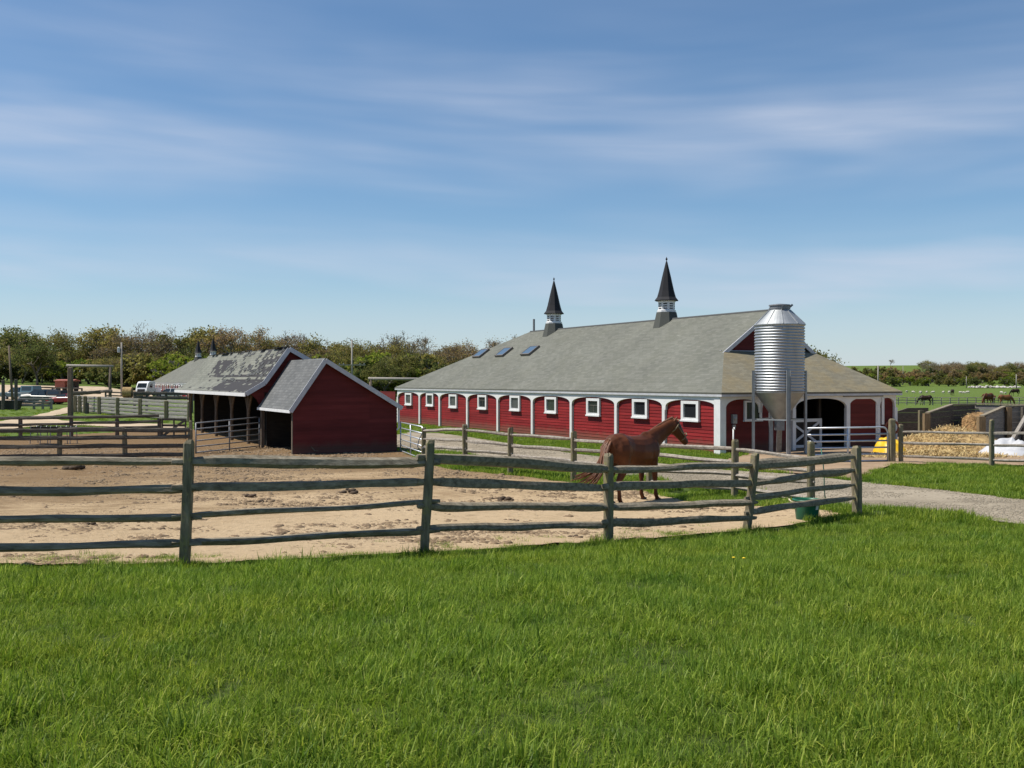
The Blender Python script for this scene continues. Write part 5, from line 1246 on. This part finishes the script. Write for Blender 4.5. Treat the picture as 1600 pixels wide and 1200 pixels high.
# white lorry with dark windscreen
p = on(229, 148); v = empty('lorry', p+Vector((0, 0, .25)), 'white lorry with rounded cab roof parked left of the far barn', 'lorry', rz=R(-98), scale=.8); wp = paint('white_lorry_paint', (.78, .78, .78))
m = MB(); pr = [(-1.2, .5), (1.9, .5), (2.0, 1.0), (1.85, 1.5), (1.35, 2.35), (.9, 2.6), (-1.0, 2.65), (-1.2, 2.5)]; b = len(pr)
m.add([(x, -1.05, z) for x, z in pr]+[(x, 1.05, z) for x, z in pr], [tuple(range(b)), tuple(range(2*b-1, b-1, -1))]+[(i, i+b, (i+1) % b+b, (i+1) % b) for i in range(b)]); m.build('cab', wp, v)
m = MB(); m.add([(1.86, -.9, 1.53), (1.86, .9, 1.53), (1.40, .82, 2.29), (1.40, -.82, 2.29)], [(0, 1, 2, 3), (3, 2, 1, 0)]); m.v = [(x+.02, y, z+.01) for x, y, z in m.v]; m.build('windscreen', M['car_glass'], v)
m = MB(); m.box(1.93, 2.03, -.7, .7, .7, 1.25); m.build('grille', M['dark'], v)
for s in (-1, 1):
    m = MB(); m.box(1.95, 2.06, s*.85-.12, s*.85+.12, .75, 1.0); m.build('headlight', M['lamp'], v)
    for x in (1.2, -.9): m = MB(); m.tube([(x, s*.75, .42), (x, s*1.07, .42)], .42, 16); m.build('wheel', M['dark'], v)
    m = MB(); m.face([(-.2, s*1.06, 1.5), (.9, s*1.06, 1.5), (.7, s*1.06, 2.2), (-.2, s*1.06, 2.2)]); m.face([(-.2, s*1.061, 1.5), (-.2, s*1.061, 2.2), (.7, s*1.061, 2.2), (.9, s*1.061, 1.5)]); m.build('window', M['car_glass'], v)
m = MB(); m.box(-3.4, -1.25, -1.05, 1.05, .6, 1.5); m.build('flatbed', wp, v)
# red show wagon
p = on(105, 152); v = empty('red_trailer', p, 'rusty red roofed trailer at the edge of the wood beside the log gateway', 'trailer', rz=R(-6)); rp = simple('rusty_red_paint', (.25, .07, .045), (.34, .11, .07), 3, .7)
m = MB(); m.box(-1.4, .1, -.9, .9, .55, 1.6); m.build('body', rp, v); m = MB(); m.slab([[(-1.55, -1.05, 1.72), (1.5, -1.05, 1.72), (1.5, 0, 1.9), (-1.55, 0, 1.9)], [(-1.55, 0, 1.9), (1.5, 0, 1.9), (1.5, 1.05, 1.72), (-1.55, 1.05, 1.72)]], .12); m.build('roof', rp, v)
m = MB(); m.box(.1, 1.35, -.9, .9, .55, .68); m.box(.1, 1.35, .8, .9, .68, 1.6)
for x, y in ((1.3, -.85), (1.3, .8), (.75, -.85)): m.box(x-.04, x+.04, y-.04, y+.04, .68, 1.68)
m.build('open_deck', M['board'], v)
for x in (-.9, .9):
    for s in (-1, 1): m = MB(); m.tube([(x, s*.82, .36), (x, s*.95, .36)], .36, 16); m.build('wheel', M['dark'], v)
m = MB(); m.bar((-1.4, 0, .6), (-2.2, 0, .5), .09, .09); m.build('tow_bar', M['dark'], v)
# hay wagon
p = on(205, 120); v = empty('hay_wagon', p, 'tan hay wagon with a round bale, beside the white lorry', 'wagon', rz=R(8)); m = MB(); m.tube([(-.9, 0, 1.45), (.1, 0, 1.45)], .62, 18); m.build('bale', M['hay'], v)
m = MB(); m.box(-1.1, 1.2, -.7, .7, .7, .82); m.bar((-1.1, 0, .75), (-2.0, 0, .5), .08, .08); m.box(.35, 1.15, -.6, .6, .82, 1.5); m.build('deck', M['timber'], v)
for x in (-.7, .8):
    for s in (-1, 1): m = MB(); m.tube([(x, s*.66, .35), (x, s*.8, .35)], .35, 14); m.build('wheel', M['dark'], v)

# ------------------------------------------------------------------ poles and gateways
def upole(px, D, top, label, r=.14, arm=None, lean=0, can=False, mat='pole'):
    p = on(px, D); h = EYE-(top-595)/1600*D-p.z; o = empty('utility_pole', p, label, 'pole'); m = MB(); m.tube([(lean, 0, -.3), (0, 0, h)], [r, r*.7], 10); m.build('shaft', M[mat], o, sm=True)
    if arm:
        m = MB(); m.bar((-arm/2, -.12, h*.62), (arm/2, -.12, h*.62), .1, .12); c = m.build('crossarm', M['pole'], o); k = MB()
        for x in (-.45, -.3, .3, .45): k.lathe([(.04, 0), (.05, .08), (.03, .16)], 8, (arm*x, -.12, h*.62+.06))
        k.build('insulator', M['galv_dull'], c)
        m = MB(); m.tube([(0, 0, h-.05), (-.35, 0, h+.18), (-.7, 0, h+.1)], .035, 8); m.build('lamp_arm', M['galv_dull'], o)
    if can: m = MB(); m.lathe([(.2, h-1.5), (.22, h-1.45), (.22, h-.75), (.12, h-.68)], 14, (-.36, -.1, 0)); m.build('transformer', M['galv'], o)
    return o
upole(190, 150, 535, 'pale grey utility pole with a transformer, left of the far barn', .16, can=True)
upole(14, 118, 540, 'dark leaning utility pole at the far left, beside the parked cars', .15, lean=.45, mat='old_post')
upole(550, 120, 531, 'pale utility pole with crossarm and lamp arm behind the run-in shed', .13, arm=3.2)
upole(1372, 330, 571, 'white slender pole rising behind the right end of the barn roof', .28)
upole(1411, 620, 572, 'thin distant pole on the far green hill', .22)
upole(1588, 480, 585, 'distant grey pole at the right end of the hedgerow', .3)
upole(1510, 500, 588, 'distant thin pole in the hedgerow behind the sheep', .2)
def gateway(pxa, pxb, D, top, over0, over1, label, hb=None):
    a, b = on(pxa, D), on(pxb, D); o = empty('log_gateway', a, label, 'gateway'); zt = EYE-(top-595)/1600*D
    for q, k in ((a, .16), (b, .16)): m = MB(); v_ = q-a; m.tube([(v_.x, v_.y, v_.z-.3), (v_.x, v_.y, zt-a.z)], [k, k*.8], 10); m.build('post', M['old_post'], o, sm=True)
    v_ = b-a; d = Vector((1, 0, 0)); m = MB(); m.tube([(-over0, 0, zt-a.z+.08), (v_.x/2, v_.y/2, zt-a.z+.04), (v_.x+over1, v_.y, zt-a.z)], .13, 8); m.build('beam', M['pole'], o, sm=True)
gateway(109, 172, 100, 572.5, .3, .3, 'tall log gateway of two posts and a beam over the drive on the left')
gateway(579, 690, 90, 593, .2, .3, 'log gateway beam between the run-in shed and the barn end')
tag(post_mb((0, 0, 0), 3.9, .35, .35, 511, n=6).build('log_post', M['old_post'], None, loc=on(110, 78)), 'thick dark post standing at the corner of the plank corral', 'post')
tag(post_mb((0, 0, 0), 2.9, .25, .25, 512, n=6).build('log_post', M['board'], None, loc=on(25, 95)), 'tall dark post right of the black bin on the left', 'post')
tag(post_mb((0, 0, 0), 2.8, .25, .25, 513, n=6).build('log_post', M['board'], None, loc=on(5, 96)), 'tall dark post at the left picture edge, left of the black bin', 'post')
# black bin
p = on(15, 97); v = empty('black_bin', p, 'low black rubbish bin with lid between two dark posts on the left', 'bin'); m = MB(); m.add([(-.8, -.5, 0), (.8, -.5, 0), (.8, .5, 0), (-.8, .5, 0), (-.95, -.6, .8), (.95, -.6, .8), (.95, .6, .8), (-.95, .6, .8)], [(3,2,1,0),(4,5,6,7),(0,1,5,4),(1,2,6,5),(2,3,7,6),(3,0,4,7)]); m.build('tub', M['dark'], v); m = MB(); m.box(-1.0, 1.0, -.65, .65, .803, .87); m.build('lid', M['dark'], v)
# feed trough on steel legs
p = on(84, 45.5); v = empty('feed_trough', p, 'long black feed trough on steel legs in the left paddock', 'trough', rz=R(-3)); m = MB(); n = 8; L = .95
pr = [(.26*math.cos(math.pi+math.pi*i/n), .78+.22*math.sin(math.pi+math.pi*i/n)) for i in range(n+1)]; pi_ = [(y*.93, z+.02) for y, z in pr]
for (y0, z0), (y1, z1), (a0, b0), (a1, b1) in zip(pr, pr[1:], pi_, pi_[1:]): m.face([(-L, y0, z0), (L, y0, z0), (L, y1, z1), (-L, y1, z1)][::-1]); m.face([(-L, a0, b0), (L, a0, b0), (L, a1, b1), (-L, a1, b1)])
for x in (-L, L): m.face([(x, y, z) for y, z in pr])
m.build('basin', M['dark'], v)
for x in (-.9, -.45, 0, .45, .9):
    m = MB(); m.tube([(x, -.34, 0), (x, -.27, .82)], .018, 6); m.tube([(x, .34, 0), (x, .27, .82)], .018, 6); m.tube([(x, -.27, .82), (x, 0, .55), (x, .27, .82)], .018, 6); m.build('leg', M['gate_dark'], v)

# ------------------------------------------------------------------ by the paddock corner
p = on(1261, 18.4); v = empty('muck_bucket', p, 'green plastic muck bucket with rope handles at the paddock corner', 'bucket', scale=.87); gm = simple('green_plastic', (.008, .10, .055), (.014, .135, .075), 3, .4, spec=.4)
m = MB(); m.lathe([(.205, 0), (.215, .01), (.25, .30), (.275, .43), (.295, .435), (.295, .46), (.27, .462), (.255, .43), (.235, .3), (.20, .03), (.001, .025)], 40, cap=False); m.build('tub', gm, v, sm=True)
for s in (-1, 1): m = MB(); m.tube([(s*.27, -.09, .40), (s*.35, -.06, .42), (s*.37, 0, .46), (s*.35, .06, .42), (s*.27, .09, .40)], .014, 6); m.build('rope_handle', simple('pale_rope', (.5, .43, .28), (.65, .57, .4), 20, .9) if s < 0 else bpy.data.materials['pale_rope'], v, sm=True)
m = MB()
for i in range(5):
    a0, a1 = R(-62+i*4), R(-58+i*4); r0, r1 = .2475, .2605
    m.face([(r0*math.cos(a0), r0*math.sin(a0), .26), (r0*math.cos(a1), r0*math.sin(a1), .26), (r1*math.cos(a1), r1*math.sin(a1), .36), (r1*math.cos(a0), r1*math.sin(a0), .36)])
m.build('sticker', M['white'], v)
p = on(1283, 22.0); m = MB(); m.tube([(0, 0, 1.15), (.03, -.03, .9), (.06, -.02, .6), (.07, 0, .3), (.08, -.05, .03)], .012, 6); tag(m.build('cord', simple('green_cord', (.03, .12, .08), (.05, .17, .12), 8, .7), None, loc=p, sm=True), 'thin green cord hanging on the fence above the green bucket', 'cord')
def lumps(name, label, cat, px, py, n, s, seed, group=None):
    p = gp(px, py); rg = random.Random(seed); mb = MB()
    for _ in range(n):
        c = Vector((rg.gauss(0, s*1.2), rg.gauss(0, s), abs(rg.gauss(0, s*.35)))); r = s*rg.uniform(.5, 1.0); mb.lathe([(.01, -r*.5), (r*.8, -r*.3), (r, 0), (r*.75, r*.45), (.01, r*.65)], 7, c, a0=rg.random())
    o = mb.build(name, M['dung'], None, loc=p+Vector((0, 0, .03)), sm=True); tag(o, label, cat, group)
for px, py, n, s, lab in ((790, 784, 9, .075, 'dark dung heap on the dirt right of the second fence post'), (392, 779, 8, .07, 'dark dung heap left of centre near the first fence post'), (410, 786, 6, .06, 'small dung heap just below another one, near the first post'), (543, 772, 9, .09, 'low dung heap on the dirt below the shed end'),
                          (118, 735, 9, .16, 'black dung heap under the top rail on the left'), (900, 844, 5, .05, 'few dung balls close to the third fence post'), (145, 824, 4, .05, 'few dung balls on the dirt at the left')): lumps('dung_heap', lab, 'dung', px, py, n, s, px)
# straw and muck banked along the shed wall
rg = random.Random(8); mb = MB()
for i in range(70):
    x = rg.uniform(.2, 4.1); c = Vector((x, -.12-abs(rg.gauss(0, .10)), .02)); r = rg.uniform(.04, .11); mb.lathe([(.01, -r*.4), (r, 0), (r*.6, r*.5), (.01, r*.7)], 6, c, a0=rg.random())
o = mb.build('muck_bank', M['dung'], None, loc=(SHED.x, SHED.y, .08), sm=True); o.rotation_euler = (0, 0, R(27.4)); tag(o, 'band of dry muck and clods along the foot of the red shed wall', 'muck')
# standpipe
m = MB(); m.tube([(0, 0, -.1), (0, 0, 1.05)], .03, 8); m.tube([(0, 0, 1.05), (.02, -.06, 1.1), (.02, -.14, 1.04)], .03, 8); tag(m.build('standpipe', M['white'], None, loc=(*bl(BARN, .28, -.45), .0), sm=True), 'thin white water standpipe at the near corner of the barn', 'standpipe')

# ------------------------------------------------------------------ straw bunkers, tarpaulins
def plank_wall(name, label, P, th, posts, mat='plank', course=.24, cap=None):
    """P: list of (ground point, top z)"""
    o0 = P[0][0]; root = empty(name, o0, label, 'bunker wall'); mb = MB(); rg = random.Random(int(o0.x*7))
    for (a, za), (b, zb) in zip(P, P[1:]):
        d = (b-a); d.z = 0; nn = Vector((d.y, -d.x, 0)).normalized(); z = min(a.z, b.z)-.2; top = max(za, zb)
        while z < top-.02:
            z1 = min(z+course, top); j = rg.uniform(-.008, .008)
            def cut(zz):
                if abs(zb-za) < 1e-3 or zz <= min(za, zb): return 0, 1
                f = (zz-za)/(zb-za); return (max(0, f), 1) if zb > za else (0, min(1, f))
            f0, g0 = cut(z); f1, g1 = cut(z1-.012)
            if g0-f0 > .01:
                pt = lambda f, zz, s: (a+d*f)*1+Vector((0, 0, zz-(a+d*f).z))+nn*(s*th/2+j)-o0
                q = [pt(f0, z, 1), pt(g0, z, 1), pt(g1, z1-.012, 1), pt(f1, z1-.012, 1)]; r_ = [pt(f0, z, -1), pt(g0, z, -1), pt(g1, z1-.012, -1), pt(f1, z1-.012, -1)]
                mb.add(q+r_, [(0,1,2,3),(7,6,5,4),(0,4,5,1),(1,5,6,2),(2,6,7,3),(3,7,4,0)])
            z = z1
    mb.build('planks', M[mat], root)
    if cap:
        m = MB()
        for (a, za), (b, zb) in zip(P, P[1:]): m.bar(Vector((a.x, a.y, za+.03))-o0, Vector((b.x, b.y, zb+.03))-o0, th+.1, .05)
        m.build('capping', M[cap], root)
    for q, zt, w, pm in posts:
        m = MB(); v_ = q-o0; m.box(v_.x-w/2, v_.x+w/2, v_.y-w/2, v_.y+w/2, -.3, zt-o0.z); m.build('post', M[pm], root)
    return root
zt = lambda py, D: EYE-(py-595)/1600*D
a, m1, e = on(1449, 47), on(1487, 49.2), on(1522, 51.2); TB_ = 1.80
plank_wall('bunker_wall', 'dark plank side wall with sloping top at the left of the straw heap', [(a, zt(646, 47)), (m1, zt(633, 49.2)), (e, TB_)], .1, [(a+Vector((-.06, -.05, 0)), zt(646, 47), .26, 'timber'), (on(1439, 48.5), zt(641, 48.5), .2, 'post')], mat='board', cap='rail')
b = on(1660, 48.6); plank_wall('bunker_wall', 'lit grey plank back wall behind the straw heap', [(e+Vector((.1, .1, 0)), 1.82), (b, 1.80)], .1, [], cap='rail')
c0, c1, c2, c3 = on(1534, 44.5), on(1569, 46.5), on(1600, 46.7), on(1680, 47)
plank_wall('bunker_wall', 'grey plank wall with sloping end and brown posts at the right edge', [(c0, zt(651, 44.5)), (c1, zt(636, 46.5)), (c2, zt(635, 46.7)), (c3, zt(635, 47))], .1, [(c0+Vector((-.05, -.05, 0)), zt(651, 44.5), .28, 'timber'), (c1+Vector((.12, -.16, 0)), zt(636, 46.5), .22, 'timber'), (on(1600, 46.4), zt(636, 46.4), .2, 'board')], cap='rail')
m = MB(); q = on(1576, 45.0); m.bar((0, 0, 0), Vector(at(1606, 646, 46.0))-q, .16, .12); tag(m.build('prop', M['pole'], None, loc=q), 'grey diagonal timber prop leaning on the right plank wall', 'prop')
a, b = on(1396, 53), on(1450, 53.5); plank_wall('bunker_wall', 'dark plank wall joining the barn corner to the straw bunker', [(a, 1.58), (b, 1.60)], .1, [], 'board', .5)
def heap(name, label, cat, px, D, rx, ry, h, seed, mat, strands=0, cx=0):
    p = on(px, D); root = empty(name, p, label, cat); n, k = 44, 26; mb = MB(); vs = []
    def hh(r, a):
        x, y = rx*r*math.cos(a), ry*r*math.sin(a); f = (1-r*r)**1.3 if r < 1 else 0
        return x, y, h*f*(1+.35*mnoise.noise(Vector((x*.9, y*.9, seed))))+.10*(1-r)*mnoise.noise(Vector((x*4, y*4, seed)))-.06*r
    for i in range(k+1):
        for j in range(n):
            r, a = i/k, 2*math.pi*j/n; rr = r*(1+.22*r*mnoise.noise(Vector((math.cos(a)*1.3, math.sin(a)*1.3, seed)))); x, y, z = hh(min(r, 1), a); vs.append((rx*rr*math.cos(a), ry*rr*math.sin(a), z))
    mb.add(vs, [(i*n+j, (i+1)*n+j, (i+1)*n+(j+1) % n, i*n+(j+1) % n) for i in range(k) for j in range(n)]); mb.build('mound', mat, root, sm=True)
    if strands:
        rg = random.Random(seed); m = MB()
        for _ in range(strands):
            r, a = math.sqrt(rg.random())*1.05, rg.uniform(0, 6.28); x, y, z = hh(min(r, 1), a); d = Vector((rg.gauss(0, 1), rg.gauss(0, 1), rg.gauss(0, .3))).normalized()*rg.uniform(.07, .2); c = Vector((x, y, max(z, 0)+.03)); w = d.cross(Vector((0, 0, 1))).normalized()*.010
            m.face([c-d-w, c-d+w, c+d+w, c+d-w])
        so_ = m.build('loose_straw', M['straw'], root); so_['kind'] = 'stuff'
    return root
heap('straw_heap', 'broad golden straw heap spilling out between the plank walls', 'straw heap', 1484, 43.5, 2.6, 3.6, .85, 3.0, M['hay'], 5500)
heap('straw_heap', 'brown muck heap piled high at the back of the straw bunker', 'straw heap', 1527, 49.0, 1.5, 1.4, 1.35, 5.0, simple('brown_muck', (.16, .09, .035), (.34, .20, .085), 4, .95, bump=1, bscale=20), 500)
heap('straw_heap', 'low scatter of trampled straw right behind the three-rail fence', 'straw heap', 1470, 38.6, 3.2, 1.3, .22, 7.0, M['hay'], 4000)
def tarp(name, label, px, D, rx, ry, h, seed, mat):
    p = on(px, D); n, k = 40, 22; mb = MB(); vs = []
    for i in range(k+1):
        for j in range(n):
            r, a = i/k, 2*math.pi*j/n; e_ = (1+.3*mnoise.noise(Vector((math.cos(a)*1.6, math.sin(a)*1.6, seed)))); x, y = rx*r*math.cos(a)*e_, ry*r*math.sin(a)*e_
            f = (1-r**2.4)*(.65+.5*mnoise.noise(Vector((x*1.1, y*1.1, seed+8)))); fold = .30*mnoise.ridged_multi_fractal(Vector((x*1.3, y*2.2, seed)), .8, 2.0, 3, 1.0, 2.0)
            vs.append((x, y, .05+h*f*(1+.3*mnoise.noise(Vector((x*1.2, y*1.5, seed+3))))+fold*f))
    mb.add(vs, [(i*n+j, (i+1)*n+j, (i+1)*n+(j+1) % n, i*n+(j+1) % n) for i in range(k) for j in range(n)]); tag(mb.build(name, mat, None, loc=p, sm=True), label, 'tarpaulin')
tarp('tarpaulin', 'crumpled yellow tarpaulin heaped behind the gate post', 1391, 41.5, .66, .75, .36, 2.0, simple('yellow_sheeting', (.62, .36, .008), (.78, .47, .015), 3, .45))
tarp('tarpaulin', 'crumpled white plastic sheet at the right edge behind the fence', 1582, 40.0, 1.2, 1.2, .42, 6.0, simple('white_sheeting', (.40, .40, .415), (.50, .50, .51), 3, .6))
# reel of hose by the barn corner, water in distance
# hose reel against the barn's right corner
m = MB(); m.tube([(.30*math.cos(a), 0, .30+.30*math.sin(a)) for a in [2*math.pi*i/20 for i in range(21)]], .05, 6, cap=False); tag(m.build('hose_coil', simple('faded_red_hose', (.19, .05, .03), (.27, .09, .05), 6, .6), None, loc=(*bl(BARN, 9.45, -.25), .62), sm=True), 'faded red hose coil on the right end of the barn front', 'hose')
# pale stone heap at the hedge
rg = random.Random(12); p = on(1553, 500); mb = MB()
for _ in range(120):
    x = rg.uniform(-11, 12); r = rg.uniform(.35, .9); c = Vector((x, rg.gauss(0, 1.5), r*.3+abs(rg.gauss(0, .35)))); mb.lathe([(.02, -r*.6), (r*.9, -r*.3), (r, .05), (r*.5, r*.55), (.02, r*.6)], 6, c, a0=rg.random()*3)
tag(mb.build('stone_heap', simple('pale_stone', (.36, .32, .28), (.56, .52, .48), .8, .9), None, loc=p), 'long pale heap of stones at the foot of the far hedgerow', 'stones')
# dandelions in the lawn
for px, py, lab in ((1145, 887, 'left one of two yellow dandelions in the lawn'), (1161, 888, 'right one of two yellow dandelions in the lawn')):
    p = gp(px, py); v = empty('dandelion', p, lab, 'flower'); m = MB(); m.tube([(0, 0, 0), (.01, 0, .10)], .004, 5); m.build('stem', M['blade'], v); m = MB(); m.lathe([(.005, .10), (.017, .108), (.018, .112), (.01, .116), (.002, .117)], 12, (.01, 0, 0)); m.build('bloom', simple('dandelion_yellow', (.75, .5, .01), (.85, .6, .02), 30, .7) if 'left' in lab else bpy.data.materials['dandelion_yellow'], v)
